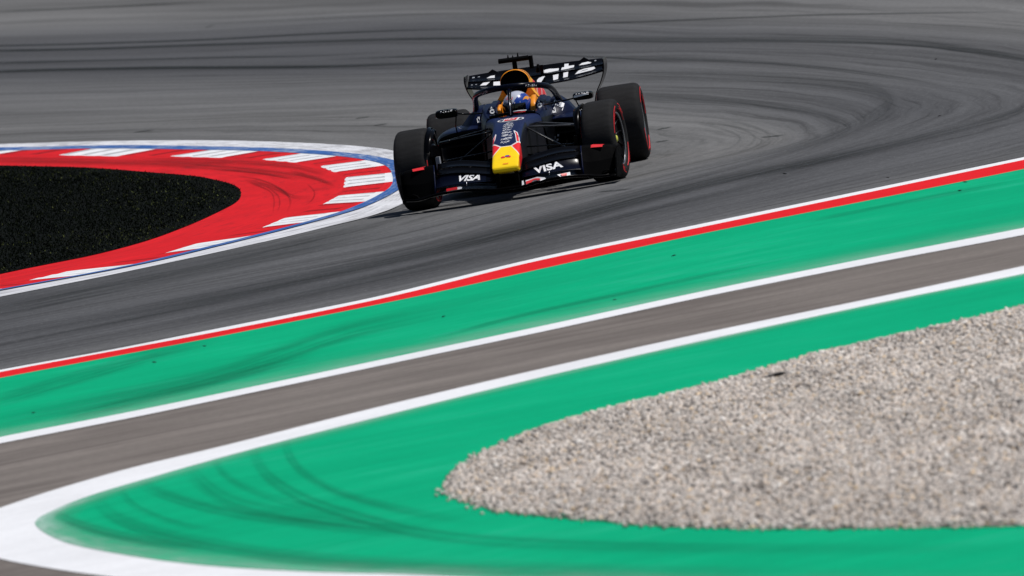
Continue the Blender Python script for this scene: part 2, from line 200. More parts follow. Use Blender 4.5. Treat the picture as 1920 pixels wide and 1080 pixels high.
'marks': {"island":[[[[32.34,0.564],[34.216,0.77],[36.476,1.081],[39.042,1.544],[41.536,2.12],[43.026,2.505],[44.893,3.193],[46.851,4.107],[48.902,5.216],[50.255,5.99]],[[32.158,0.643],[33.661,0.803],[35.421,1.041],[37.841,1.472],[40.364,2.048],[41.853,2.425],[43.772,3.121],[45.8,4.052],[47.928,5.182],[49.331,5.971]],1.0],[[[32.168,0.756],[34.231,0.979],[36.329,1.271],[38.548,1.671],[40.8,2.215],[42.719,2.761]],[[32.002,0.811],[33.79,1.001],[35.537,1.242],[37.64,1.617],[39.902,2.158],[41.865,2.71]],1.0],[[[34.014,0.321],[35.733,0.582],[38.12,1.01],[40.084,1.516],[42.046,2.144],[43.809,2.73]],[[32.761,0.291],[34.287,0.517],[36.443,0.895],[38.369,1.383],[40.415,2.024],[42.272,2.628]],0.75],[[[33.188,0.417],[35.227,0.699],[37.21,1.066],[38.975,1.473],[40.755,1.982]],[[32.664,0.418],[34.518,0.671],[36.368,1.011],[38.114,1.411],[39.928,1.923]],0.7],[[[34.722,0.117],[36.437,0.468],[38.609,1.009],[40.891,1.712],[42.75,2.373]],[[33.39,0.02],[35.09,0.362],[37.278,0.899],[39.626,1.612],[41.554,2.286]],1.0],[[[35.469,-0.079],[37.5,0.25],[39.739,0.742],[41.739,1.309],[43.29,1.809],[45.453,2.675],[47.415,3.623],[49.957,5.008]],[[34.386,-0.113],[36.131,0.162],[38.247,0.621],[40.283,1.188],[41.874,1.692],[44.127,2.577],[46.174,3.546],[48.832,4.964]],1.0],[[[34.722,0.01],[36.526,0.284],[38.615,0.719],[40.4,1.222]],[[34.232,0.003],[35.856,0.245],[37.854,0.658],[39.654,1.162]],0.7],[[[36.282,-0.221],[38.218,0.213],[40.35,0.813],[42.084,1.383]],[[35.239,-0.309],[37.179,0.122],[39.34,0.723],[41.12,1.301]],1.0]],"upper":[[[[26.715,-1.811],[26.279,-1.649],[25.619,-0.97],[24.99,-0.422],[23.686,-0.079],[21.588,0.363],[20.891,0.81],[20.198,1.531]],[[23.73,-2.207],[23.247,-2.035],[22.533,-1.33],[21.863,-0.768],[20.477,-0.425],[18.186,0.031],[17.407,0.505],[16.654,1.255]],1.0],[[[23.816,-2.159],[23.338,-1.989],[21.654,-1.545],[20.402,-1.195],[19.382,-0.797]],[[21.347,-2.485],[20.843,-2.314],[19.052,-1.862],[17.712,-1.505],[16.62,-1.096]],1.0],[[[26.688,-1.249],[25.555,-0.648],[24.514,-0.163],[23.44,0.258]],[[24.949,-1.465],[23.763,-0.852],[22.675,-0.36],[21.551,0.069]],1.0],[[[23.282,0.983],[21.756,1.624],[20.853,2.33],[19.422,3.415]],[[22.563,0.918],[21.008,1.565],[20.087,2.277],[18.63,3.372]],1.0],[[[14.481,3.196],[13.679,3.993],[12.962,4.89]],[[13.59,3.149],[12.772,3.954],[12.04,4.86]],1.0]],"kerb":[[[[-15.82,-4.075],[-12.806,-3.49],[-9.092,-2.951],[-6.46,-2.656],[-3.846,-2.456]],[[-16.582,-4.141],[-13.49,-3.544],[-9.585,-2.979],[-6.438,-2.628],[-3.557,-2.406]],1.0],[[[-12.869,-3.633],[-9.891,-3.17],[-7.788,-2.934],[-4.02,-2.6]],[[-13.391,-3.673],[-10.317,-3.197],[-7.79,-2.914],[-3.904,-2.57]],1.0],[[[-11.177,-3.315],[-8.478,-2.959],[-6.244,-2.737],[-4.439,-2.598]],[[-11.59,-3.34],[-8.747,-2.966],[-6.144,-2.707],[-4.198,-2.557]],1.0],[[[-14.278,-3.379],[-11.159,-2.831],[-8.147,-2.359]],[[-15.737,-3.497],[-12.51,-2.933],[-9.388,-2.446]],1.0],[[[-10.543,-2.857],[-7.916,-2.549],[-6.074,-2.411],[-4.839,-2.377]],[[-10.861,-2.869],[-7.995,-2.535],[-5.697,-2.361],[-4.382,-2.324]],1.0],[[[-18.701,-4.576],[-15.542,-3.824],[-11.356,-3.005]],[[-19.695,-4.67],[-16.472,-3.906],[-12.207,-3.074]],1.0],[[[-36.103,-9.555],[-28.384,-7.253],[-21.074,-5.217],[-15.239,-3.798],[-10.795,-2.853],[-7.603,-2.343]],[[-39.701,-9.987],[-31.577,-7.603],[-23.895,-5.494],[-17.762,-4.023],[-13.052,-3.034],[-9.6,-2.486]],0.9],[[[-25.474,-6.143],[-19.431,-4.474],[-15.508,-3.488],[-10.909,-2.648]],[[-28.129,-6.415],[-21.829,-4.699],[-17.703,-3.676],[-12.87,-2.8]],0.9],[[[-13.71,-3.798],[-9.565,-3.064],[-6.446,-2.57],[-5.576,-2.282]],[[-15.436,-3.943],[-11.135,-3.187],[-8.005,-2.697],[-7.191,-2.423]],1.0]],"asphalt":[[[[-4.333,1.983],[-4.09,2.12],[-3.977,2.251]],[[-4.725,1.963],[-4.482,2.1],[-4.368,2.231]],1.0],[[[-10.379,0.658],[-10.574,0.807]],[[-10.819,0.63],[-11.015,0.779]],1.0],[[[-7.194,0.83],[-7.126,0.983]],[[-7.61,0.804],[-7.541,0.958]],1.0],[[[-28.749,-3.896],[-28.617,-3.699]],[[-29.247,-3.94],[-29.115,-3.742]],1.0],[[[-25.227,-3.389],[-25.161,-3.214]],[[-25.698,-3.43],[-25.632,-3.254]],1.0],[[[2.323,0.841],[2.845,1.225]],[[1.978,0.818],[2.503,1.204]],1.0],[[[-36.749,-7.311],[-36.477,-7.019]],[[-37.425,-7.384],[-37.15,-7.09]],1.0],[[[-91.19,-11.72],[-92.202,-11.661]],[[-92.057,-11.81],[-93.077,-11.751]],1.0]],"road":[[[[-112.323,-19.263],[-102.463,-16.581],[-92.795,-13.971],[-80.92,-10.625],[-74.727,-8.644],[-66.752,-6.328],[-56.756,-3.723]],[[-115.019,-19.596],[-104.913,-16.867],[-95.017,-14.213],[-82.878,-10.817],[-76.554,-8.808],[-68.412,-6.461],[-58.221,-3.824]],2.0],[[[-107.652,-18.688],[-97.75,-16.035],[-88.097,-13.463],[-76.777,-10.224],[-69.496,-8.178],[-61.366,-5.9],[-50.907,-3.326],[-42.019,-1.356]],[[-111.277,-19.136],[-101.035,-16.417],[-91.071,-13.786],[-79.403,-10.48],[-71.908,-8.395],[-63.547,-6.074],[-52.807,-3.455],[-43.697,-1.453]],2.1],[[[-93.535,-16.483],[-88.111,-14.919],[-77.757,-12.001],[-68.698,-9.442],[-59.84,-7.01],[-55.167,-5.406]],[[-95.776,-16.755],[-90.227,-15.165],[-79.645,-12.203],[-70.398,-9.607],[-61.368,-7.145],[-56.609,-5.523]],1.8],[[[-88.932,-16.384],[-81.083,-14.104],[-76.327,-12.701],[-66.872,-10.038],[-58.883,-7.923],[-51.895,-6.025],[-48.25,-4.857],[-43.039,-3.478]],[[-92.372,-16.81],[-84.241,-14.472],[-79.319,-13.034],[-69.547,-10.31],[-61.305,-8.15],[-54.112,-6.215],[-50.361,-5.026],[-44.999,-3.621]],2.1],[[[-57.466,-6.803],[-52.107,-5.163],[-47.907,-3.833],[-38.9,-1.841],[-29.723,-0.012]],[[-58.949,-6.934],[-53.491,-5.275],[-49.208,-3.928],[-40.038,-1.911],[-30.713,-0.064]],1.8],[[[-50.515,-3.301],[-41.428,-1.321],[-30.997,1.177],[-23.9,2.678],[-19.297,3.406],[-13.305,4.236],[-8.913,4.757],[-4.727,5.142]],[[-55.456,-3.634],[-45.795,-1.575],[-34.735,1.013],[-27.213,2.569],[-22.304,3.33],[-15.974,4.189],[-11.284,4.734],[-6.838,5.136]],1.5],[[[-38.334,-1.805],[-28.683,0.352],[-22.485,1.552],[-16.964,2.47],[-12.234,3.19],[-8.377,3.684]],[[-40.618,-1.948],[-30.653,0.254],[-24.251,1.479],[-18.556,2.416],[-13.677,3.151],[-9.701,3.655]],1.0],[[[-23.974,-0.9],[-19.829,-0.06],[-14.579,1.075],[-10.762,1.801],[-6.766,2.443],[-3.496,2.794],[-3.415,2.728],[-1.693,2.365],[-0.259,1.803],[1.705,1.193]],[[-27.659,-1.124],[-23.28,-0.254],[-17.726,0.921],[-13.659,1.68],[-9.327,2.362],[-4.72,2.825],[-0.984,2.867],[0.719,2.5],[2.091,1.948],[3.966,1.349]],0.7],[[[-29.745,-1.882],[-22.667,0.368],[-15.955,1.838],[-11.16,2.732],[-8.485,2.969],[-8.079,2.922],[-5.454,2.732],[-2.911,2.395],[-0.778,1.91]],[[-36.91,-2.376],[-29.026,0.026],[-21.554,1.602],[-16.055,2.585],[-9.573,3.095],[-3.973,3.174],[-1.231,2.967],[1.186,2.629],[3.175,2.155]],0.6],[[[-4.249,4.481],[-2.815,4.453],[-1.634,4.273],[-0.662,3.865],[0.86,3.293],[2.215,2.638],[3.867,2.016]],[[-2.187,4.6],[-0.475,4.557],[0.768,4.364],[1.705,3.962],[3.16,3.401],[4.455,2.759],[6.033,2.15]],1.0],[[[-10.486,1.178],[-6.732,1.706],[-4.378,1.913],[-1.899,1.891]],[[-11.435,1.138],[-7.552,1.68],[-4.046,1.963],[-1.164,1.95]],0.55],[[[-10.657,1.249],[-6.546,1.843],[-4.094,2.064],[-1.478,2.033]],[[-11.754,1.202],[-7.499,1.813],[-3.729,2.121],[-0.641,2.099]],0.55],[[[-10.874,0.997],[-6.707,1.58],[-4.939,1.749],[-2.76,1.725]],[[-11.825,0.956],[-7.543,1.551],[-4.57,1.802],[-2.001,1.786]],0.55],[[[-142.824,-21.843],[-138.845,-20.796],[-128.271,-17.919],[-118.598,-15.287],[-111.645,-13.357]],[[-146.355,-22.263],[-142.263,-21.195],[-131.391,-18.26],[-121.459,-15.579],[-114.326,-13.616]],1.6],[[[-57.921,-3.802],[-51.116,-1.887],[-42.306,0.678],[-36.109,2.256],[-29.612,3.848]],[[-59.41,-3.905],[-52.48,-1.968],[-43.514,0.623],[-37.212,2.217],[-30.611,3.823]],1.6],[[[-97.539,-13.15],[-88.227,-10.39],[-76.998,-7.142],[-69.965,-5.439]],[[-99.404,-13.341],[-89.919,-10.547],[-78.491,-7.262],[-71.338,-5.54]],1.0],[[[10.343,-3.929],[9.71,-3.565],[8.516,-2.812],[7.293,-2.04],[5.826,-1.266],[4.501,-0.732]],[[5.85,-4.514],[5.153,-4.135],[3.84,-3.352],[2.494,-2.548],[0.881,-1.744],[-0.579,-1.19]],1.0],[[[15.042,-2.952],[13.396,-1.877],[11.688,-0.761],[9.427,0.361],[6.331,1.496],[3.723,2.504]],[[11.772,-3.363],[10.001,-2.254],[8.163,-1.103],[5.73,0.054],[2.382,1.224],[-0.447,2.268]],1.0],[[[11.162,-0.381],[8.877,0.756],[5.429,1.892],[3.415,3.179],[1.835,4.061]],[[8.817,-0.598],[6.417,0.563],[2.78,1.724],[0.651,3.046],[-1.016,3.95]],1.0],[[[15.323,-1.688],[13.688,-0.595],[11.807,0.526],[8.771,1.629],[6.892,2.866]],[[13.55,-1.886],[11.849,-0.773],[9.892,0.366],[6.725,1.488],[4.76,2.752]],1.0]]},
'bits': [[-18.086,3.195],[-2.587,3.729],[4.842,2.637],[8.656,3.661],[11.582,4.385],[12.908,4.382],[20.187,0.862],[16.403,2.324],[21.575,2.19],[20.372,-1.224],[19.094,-0.983],[24.636,-1.624],[34.06,3.912]]}

def cat_curve(pts, n=6):
    """Catmull-Rom (centripetal) through 2-D points"""
    c = np.array(pts, float); P = np.vstack([2*c[0]-c[1], c, 2*c[-1]-c[-2]]); out = []
    for k in range(1, len(P)-2):
        p0, p1, p2, p3 = P[k-1:k+3]
        a, b, d = (max(1e-4, np.linalg.norm(q)**.5) for q in (p1-p0, p2-p1, p3-p2))
        m1 = ((p1-p0)/a-(p2-p0)/(a+b)+(p2-p1)/b)*b; m2 = ((p2-p1)/b-(p3-p1)/(b+d)+(p3-p2)/d)*b
        for t in np.linspace(0, 1, n, endpoint=False):
            out.append((2*p1-2*p2+m1+m2)*t**3+(-3*p1+3*p2-2*m1-m2)*t*t+m1*t+p1)
    out.append(c[-1]); return np.array(out)

def even(c, n):
    c = np.array(c); s = np.r_[0, np.cumsum(np.linalg.norm(np.diff(c, axis=0), axis=1))]
    u = np.linspace(0, s[-1], n); return np.stack([np.interp(u, s, c[:, 0]), np.interp(u, s, c[:, 1])], 1)

def mesh_object(name, verts, faces, mats, uv=None, attrs=None, smooth=False, fmat=None, parent=None):
    me = bpy.data.meshes.new(name)
    me.from_pydata([tuple(map(float, v)) for v in verts], [], faces)
    for m in mats: me.materials.append(m)
    if fmat is not None: me.polygons.foreach_set('material_index', fmat)
    if smooth: me.polygons.foreach_set('use_smooth', [True]*len(me.polygons))
    if uv is not None:
        lay = me.uv_layers.new(name='flow'); li = np.zeros(len(me.loops), int); me.loops.foreach_get('vertex_index', li)
        lay.data.foreach_set('uv', np.array(uv, float)[li].ravel())
    for k, v in (attrs or {}).items():
        a = me.attributes.new(k, 'FLOAT', 'POINT'); a.data.foreach_set('value', np.array(v, float))
    me.update()
    o = bpy.data.objects.new(name, me); col.objects.link(o)
    if parent: o.parent = parent
    return o

def strip(A, B, n, z, m=2, f=None):
    """quad strip between two curves; returns verts, faces, uv (u metres along, v 0..1 across)"""
    A, B = even(A, n), even(B, n); V = []; U = []
    mid = (A+B)/2; s = np.r_[0, np.cumsum(np.linalg.norm(np.diff(mid, axis=0), axis=1))]
    for i in range(n):
        for j in range(m):
            q = j/(m-1); p = A[i]*(1-q)+B[i]*q
            V.append((p[0], p[1], z if f is None else z+f(q))); U.append((s[i], q))
    F = [(i*m+j, i*m+j+1, (i+1)*m+j+1, (i+1)*m+j) for i in range(n-1) for j in range(m-1)]
    return V, F, U

def strip2(A, B, n, z):
    """like strip but both curves are sampled by their own control parameter (paired curves)"""
    return strip(A, B, n, z)

def upward(o):
    bm = bmesh.new(); bm.from_mesh(o.data)
    for f in bm.faces:
        f.normal_update()
        if f.normal.z < 0: f.normal_flip()
    bm.to_mesh(o.data); bm.free()

def structure(o, label=None):
    o['kind'] = 'structure'
    if label: o['label'] = label
    return o

def tag(o, label, cat, group=None, kind=None):
    o['label'] = label; o['category'] = cat
    if group: o['group'] = group
    if kind: o['kind'] = kind
    return o

def poly_sheet(name, outline, z, mat, uvscale=(1, 1), direction=None):
    P = [Vector((p[0], p[1], 0)) for p in outline]
    T = tessellate_polygon([P])
    d = np.array(direction if direction is not None else (1, 0), float); d /= np.linalg.norm(d); nrm = np.array((-d[1], d[0]))
    uv = [(float(np.dot(p, d))*uvscale[0], float(np.dot(p, nrm))*uvscale[1]) for p in np.array(outline)]
    o = mesh_object(name, [(p[0], p[1], z) for p in outline], [tuple(f) for f in T], [mat], uv)
    upward(o); return structure(o)

M = {}
M['asphalt'] = mat_asphalt()
M['white_line'] = mat_paint('white_line_paint', (0.80, 0.81, 0.84), (0.50, 0.48, 0.48), 0.35, (0.5, 2.5, 1), streak=0.05)
M['kerb_white'] = mat_paint('kerb_white_paint', (0.78, 0.79, 0.82), (0.33, 0.33, 0.34), 0.55, (0.9, 2.2, 1), streak=0.10)
M['groove_shade_white'] = mat_paint('kerb_groove_painted_shade', (0.42, 0.42, 0.44), (0.16, 0.16, 0.17), 0.7, (0.9, 2.2, 1), streak=0.15)  # shadow lines between the white ridges, painted as a grey groove colour
M['groove_shade_red'] = mat_paint('kerb_groove_red_shade', (0.36, 0.012, 0.016), (0.12, 0.012, 0.014), 0.6, (0.9, 2.2, 1), streak=0.15)  # the same ridge shading put into the colour of the red blocks
M['kerb_edge'] = mat_paint('kerb_edge_paint', (0.72, 0.73, 0.77), (0.26, 0.26, 0.28), 0.75, (0.5, 3, 1), streak=0.20, lo=0.44, hi=0.62)
M['kerb_red'] = mat_paint('kerb_red_paint', (0.66, 0.016, 0.022), (0.16, 0.012, 0.016), 0.55, (0.5, 3.0, 1), streak=0.14, lo=0.46, hi=0.72)
M['line_red'] = mat_paint('red_line_paint', (0.74, 0.016, 0.022), (0.35, 0.02, 0.02), 0.3, (0.5, 2, 1), streak=0.06)
M['kerb_blue'] = mat_paint('kerb_blue_paint', (0.045, 0.125, 0.36), (0.40, 0.44, 0.50), 0.75, (0.8, 1.5, 1), streak=0.22, lo=0.47, hi=0.66)
M['green'] = mat_paint('green_paint', (0.0005, 0.385, 0.183), (0.035, 0.44, 0.27), 0.65, (0.35, 2.6, 1), streak=0.07, lo=0.50, hi=0.74)
M['service'] = mat_paint('service_asphalt', (0.205, 0.182, 0.168), (0.135, 0.118, 0.110), 0.9, (0.07, 1.3, 1), lo=0.44, hi=0.60, streak=0.24, rough=0.9, grit=2.5)
M['marks'] = mat_tyre_marks()
M['fade'] = mat_faded_paint()
M['soil'] = mat_paint('dark_turf_soil', (0.004, 0.005, 0.004), (0.010, 0.009, 0.007), 0.5, (1, 1, 1), rough=1.0)
M['earth'] = mat_paint('dry_earth', (0.16, 0.14, 0.10), (0.10, 0.11, 0.05), 0.6, (0.05, 0.05, 1), rough=1.0)
M['gravel_bed'] = mat_paint('gravel_bed', (0.30, 0.27, 0.25), (0.12, 0.11, 0.10), 0.6, (14, 14, 1), rough=1.0, streak=0.25, grit=4)
M['stone'] = mat_attr_col('gravel_stone', 0.9, 0.03)
M['blade'] = mat_attr_col('grass_blade', 0.8, 0.02)

# base: one sheet to the horizon
o = mesh_object('ground', [(-3000, -3000, -.035), (3000, -3000, -.035), (3000, 3000, -.035), (-3000, 3000, -.035)], [(0, 1, 2, 3)], [M['earth']], [(-3000, -3000), (3000, -3000), (3000, 3000), (-3000, 3000)])
structure(o)

# hairpin track: a structured sheet whose rows follow the racing lines round the corner
fam = [cat_curve(c, 8) for c in DATA['family']]
ns = len(fam[0]); NV = 8
rows = []
for v in np.linspace(0, len(fam)-1, (len(fam)-1)*NV+1):
    k = min(int(v), len(fam)-2); t = v-k
    p0, p1, p2, p3 = fam[max(k-1, 0)], fam[k], fam[k+1], fam[min(k+2, len(fam)-1)]
    rows.append(p1*(1-t)+p2*t)
rows = np.array(rows); nr = len(rows)
# rubber laid on the road (1 = clean): rows are the traced lines, columns run from the far entry round the apex to the near exit
RUB = np.array([
    [0.92, 0.92, 0.98, 0.95, 0.86, 0.58, 0.44],
    [0.96, 0.98, 1.02, 1.04, 0.96, 0.66, 0.52],
    [0.92, 0.90, 0.78, 0.64, 0.80, 0.68, 0.55],
    [0.80, 0.80, 0.76, 0.58, 0.68, 0.58, 0.57],
    [0.52, 0.54, 0.74, 0.66, 0.60, 0.57, 0.62],
    [0.54, 0.54, 0.72, 0.62, 0.66, 0.64, 0.70],
    [1.06, 0.92, 1.00, 0.80, 0.84, 0.86, 0.88],
    [1.10, 1.06, 1.02, 0.95, 0.90, 0.92, 0.92]])
V = []; U = []; RB = []
for i in range(nr):
    vv = i/NV; k = min(int(vv), len(fam)-2); tt = vv-k; tt = tt*tt*(3-2*tt)
    rr = RUB[k]*(1-tt)+RUB[k+1]*tt
    for j in range(ns):
        x = j/(ns-1)*6; q = min(int(x), 5); e = x-q; e = e*e*(3-2*e)
        V.append((rows[i, j, 0], rows[i, j, 1], -0.00003*i)); U.append((j/(ns-1)*9.0, vv)); RB.append(rr[q]*(1-e)+rr[q+1]*e)
F = [(i*ns+j, i*ns+j+1, (i+1)*ns+j+1, (i+1)*ns+j) for i in range(nr-1) for j in range(ns-1)]
o = mesh_object('track', V, F, [M['asphalt']], U, {'rubber': RB}); upward(o); structure(o)
# the rest of the circuit's tarmac, under and around the corner
o = poly_sheet('tarmac', [(-400, -160), (70, -60), (110, -40), (110, 60), (40, 60), (-20, 60), (-400, 90)], -0.02, M['asphalt'], (0.06, 0.6), (1, 0.25))
a = o.data.attributes.new('rubber', 'FLOAT', 'POINT'); a.data.foreach_set('value', [0.95]*len(o.data.vertices))

# ---- inside kerb of the hairpin
cD, cC, cB = (cat_curve(DATA[k], 8) for k in ('D', 'Cb', 'B'))
V, F, U = strip(cD, cC, 260, 0.004, 5); o = mesh_object('kerb_edge', V, F, [M['kerb_edge']], U); upward(o); structure(o)
V, F, U = strip(cC, cB, 260, 0.004, 3); o = mesh_object('kerb_bed', V, F, [M['kerb_red']], U); upward(o); structure(o)
# blue line: a band centred on cC whose width follows the road's own painting
def offset_pair(c, w):
    t = np.gradient(c, axis=0); n = np.stack([-t[:, 1], t[:, 0]], 1); n /= np.linalg.norm(n, axis=1)[:, None]
    return c+n*w/2, c-n*w/2
e = even(cC, 300); ap = int(np.argmin(np.abs(e[:, 0]+7.0))); dn = np.abs(np.arange(300)-ap)/300.0
wid = np.where(np.arange(300) < ap, 0.13+0.30*dn, 0.13+0.42*dn)
a, b = offset_pair(e, wid[:, None])
V, F, U = strip(a, b, 300, 0.012, 2); o = mesh_object('blue_line', V, F, [M['kerb_blue']], U); upward(o); structure(o)
# red apron inside the blocks
P = [tuple(p) for p in even(cB, 160)]
V, F, U = [], [], []
gr = even(cat_curve(DATA['grass'], 8), 160)
V, F, U = strip(np.array(P), gr, 160, 0.006, 6); o = mesh_object('kerb_apron', V, F, [M['kerb_red']], U); upward(o); structure(o)

def kerb_blocks():
    """saw-toothed blocks across the kerb, alternately white and red"""
    V, F, FM, U = [], [], [], []
    bl = [[np.array(p) for p in w] for w in DATA['blocks']]
    quads = []
    for i, (a, b, c, d) in enumerate(bl):
        quads.append((a, b, c, d, 0))
        if i+1 < len(bl): quads.append((b, bl[i+1][0], d, bl[i+1][2], 1))
    for qi, (a, b, c, d, m) in enumerate(quads):
        nt = 3 if m == 0 else 2; prof = []
        for k in range(nt):
            prof += [((k+0.0)/nt, 0.009), ((k+0.45)/nt, 0.014), ((k+0.60)/nt, 0.014), ((k+0.70)/nt, 0.009)]
        prof[-1] = (1.0, 0.009); NL = 9; base = len(V)
        for (s, h) in prof:
            for j in range(NL):
                q = j/(NL-1); jag = 0.10*((s*nt+.01) % 1.0-.4)*(1 if j == 0 else 0)*(0.6+.4*math.sin(qi*2.1+s*9))
                inn = a*(1-s)+b*s; out = c*(1-s)+d*s; p = inn*(1-q+jag)+out*(q-jag)
                hh = 0.009 + (h-0.009)*max(0.0, min(1, (0.9-q)*2.2))*(1.0 if j else 0.8)
                if j == 0: pb = inn+(inn-out)/max(1e-6, np.linalg.norm(inn-out))*0.07; V.append((pb[0], pb[1], 0.004)); U.append((s*2+qi*3, q))
                V.append((p[0], p[1], hh)); U.append((s*2+qi*3, q))
        n = len(prof); NL += 1
        for i in range(n-1):
            for j in range(NL-1):
                F.append((base+i*NL+j, base+i*NL+j+1, base+(i+1)*NL+j+1, base+(i+1)*NL+j)); FM.append(m+2 if i % 4 in (2, 3) and 0 < j < NL-3 else m)  # groove faces carry the painted ridge shade
    o = mesh_object('kerb', V, F, [M['kerb_white'], M['kerb_red'], M['groove_shade_white'], M['groove_shade_red']], U, None, False, FM); upward(o); return structure(o)
kerb_blocks()

# ---- infield turf: dark soil with sparse blades
gcurve = cat_curve(DATA['grass'], 8)
o = poly_sheet('turf_bed', [tuple(p) for p in gcurve], 0.012, M['soil'])

def inside(poly, pts):
    x, y = pts[:, 0], pts[:, 1]; r = np.zeros(len(pts), bool); n = len(poly)
    for i in range(n):
        x1, y1 = poly[i]; x2, y2 = poly[(i+1) % n]
        c = ((y1 > y) != (y2 > y)) & (x < (x2-x1)*(y-y1)/((y2-y1) if y2 != y1 else 1e-9)+x1); r ^= c
    return r

def colour_mesh(name, V, F, C, mat):
    me = bpy.data.meshes.new(name); nv = len(V); k = F.shape[1]; nf = len(F)
    me.vertices.add(nv); me.vertices.foreach_set('co', V.astype(np.float32).ravel())
    me.loops.add(nf*k); me.loops.foreach_set('vertex_index', F.astype(np.int32).ravel())
    me.polygons.add(nf); me.polygons.foreach_set('loop_start', np.arange(0, nf*k, k, dtype=np.int32))
    me.materials.append(mat); me.update(calc_edges=True); me.validate()
    a = me.color_attributes.new('Col', 'FLOAT_COLOR', 'POINT'); a.data.foreach_set('color', np.c_[C, np.ones(nv)].astype(np.float32).ravel())
    o = bpy.data.objects.new(name, me); col.objects.link(o); return o

def grass():
    lo, hi = gcurve.min(0), gcurve.max(0); N = 240000
    p = rng.uniform((max(lo[0], -40), lo[1]), hi, (N, 2)); p = p[inside(gcurve, p)]
    # only the part beside the kerb grows in detail
    n = len(p); h = rng.uniform(.008, .024, n)*np.where(rng.random(n) < .06, 1.7, 1.0); w = rng.uniform(.004, .010, n)
    th = rng.uniform(0, 2*np.pi, n); ln = rng.uniform(-.5, .5, (n, 2))*h[:, None]*1.3
    dx, dy = np.cos(th)*w, np.sin(th)*w; z0 = np.full(n, .010)
    gd = even(gcurve, 160).astype(np.float32); ed = np.concatenate([np.sqrt(((q[:, None]-gd[None])**2).sum(2).min(1)) for q in np.array_split(p.astype(np.float32), 40)])
    h = h*np.minimum(1, .45+ed/.7)
    V = np.stack([np.c_[p[:, 0]-dx, p[:, 1]-dy, z0], np.c_[p[:, 0]+dx, p[:, 1]+dy, z0], np.c_[p[:, 0]+ln[:, 0], p[:, 1]+ln[:, 1], z0+h]], 1).reshape(-1, 3)
    F = np.arange(n*3).reshape(n, 3)
    dark = np.array([.003, .0052, .0026]); olive = np.array([.15, .17, .055]); r = rng.random(n)  # near-black blades with a scattered share of olive ones
    patch = 0.5+0.5*np.sin(p[:, 0]*.9+1.3*np.sin(p[:, 1]*2.1))
    f = np.where(r < .012+.32*np.exp(-ed/.7)*(.25+.75*patch)+.05*patch**4, rng.uniform(.06, .9, n)**1.5, rng.uniform(0, .012, n))[:, None]
    # a paler rim where the turf meets the paint
    C = dark*(1-f)+olive*f
    C = np.repeat(C, 3, 0); o = colour_mesh('grass', V, F, C, M['blade'])
    return tag(o, 'dark burnt grass patch inside the red kerb', 'grass', kind='stuff')
grass()

# ---- outer side: white and red edge, green run-off, service road, painted island
E_, Ew, Er, F_, Fb, Go, Gi = (cat_curve(DATA[k], 8) for k in ('E', 'Ew', 'Er', 'F', 'Fb', 'Go', 'Gi'))
V, F, U = strip(E_, Ew, 160, 0.006, 2); o = mesh_object('edge_line', V, F, [M['white_line']], U); upward(o); structure(o)
V, F, U = strip(Ew, Er, 160, 0.006, 3); o = mesh_object('red_edge', V, F, [M['line_red']], U); upward(o); structure(o)
V, F, U = strip(Er, F_, 160, 0.006, 12); U = [(u, v*4.0) for u, v in U]; o = mesh_object('green_runoff', V, F, [M['green']], U); upward(o); structure(o)
V, F, U = strip(F_, Fb, 160, 0.006, 2); o = mesh_object('runoff_line', V, F, [M['white_line']], U); upward(o); structure(o)
far = [(60, -20), (100, -20), (100, 30), (30, 40)]
o = poly_sheet('service_road', [tuple(p) for p in Fb] + [(12, 40), (100, 40), (100, -30), (40, -20)], 0.002, M['service'], (1, 1), (-0.66, 0.75))
V, F, U = strip(cat_curve(DATA['Go'], 12), cat_curve(DATA['Gi'], 12), 420, 0.010, 2) if False else (None, None, None)
# white border of the island: outer outline sheet, green sheet 4 mm above it
o = poly_sheet('island_line', [tuple(p) for p in Go], 0.006, M['white_line'], (1, 1), (-0.66, 0.75))
o = poly_sheet('green_island', [tuple(p) for p in Gi], 0.0076, M['green'], (1, 1), (-0.66, 0.75))

# bleached bands of paint beside the white lines
gi = even(Gi, 420); t_ = np.gradient(gi, axis=0); n_ = np.stack([-t_[:, 1], t_[:, 0]], 1); n_ /= np.linalg.norm(n_, axis=1)[:, None]
if not inside(gi, gi[100:101]+n_[100:101]*.05)[0]: n_ = -n_
FA = []
tip = np.clip(1-np.abs(np.arange(420)-200)/60.0, 0, 1)
V, F, U = [], [], []
for i in range(420):
    for j in range(4):
        p = gi[i]+n_[i]*(j/3*(.55-.25*tip[i])); V.append((p[0], p[1], .0090)); U.append((i*.12, j/3)); FA.append(.42+.45*tip[i])
F = [(i*4+j, i*4+j+1, (i+1)*4+j+1, (i+1)*4+j) for i in range(419) for j in range(3)]
b0 = len(V); fu = even(F_, 200); eu = even(Er, 200)
for i in range(200):
    q = eu[np.argmin(np.linalg.norm(eu-fu[i], axis=1))]-fu[i]
    for j in range(4): p = fu[i]+q*(j/3*.32); V.append((p[0], p[1], .0076)); U.append((i*.15+60, j/3)); FA.append(.30)
F += [(b0+i*4+j, b0+i*4+j+1, b0+(i+1)*4+j+1, b0+(i+1)*4+j) for i in range(199) for j in range(3)]
o = mesh_object('bleached_paint', V, F, [M['fade']], U, {'fade': FA}); upward(o); structure(o)

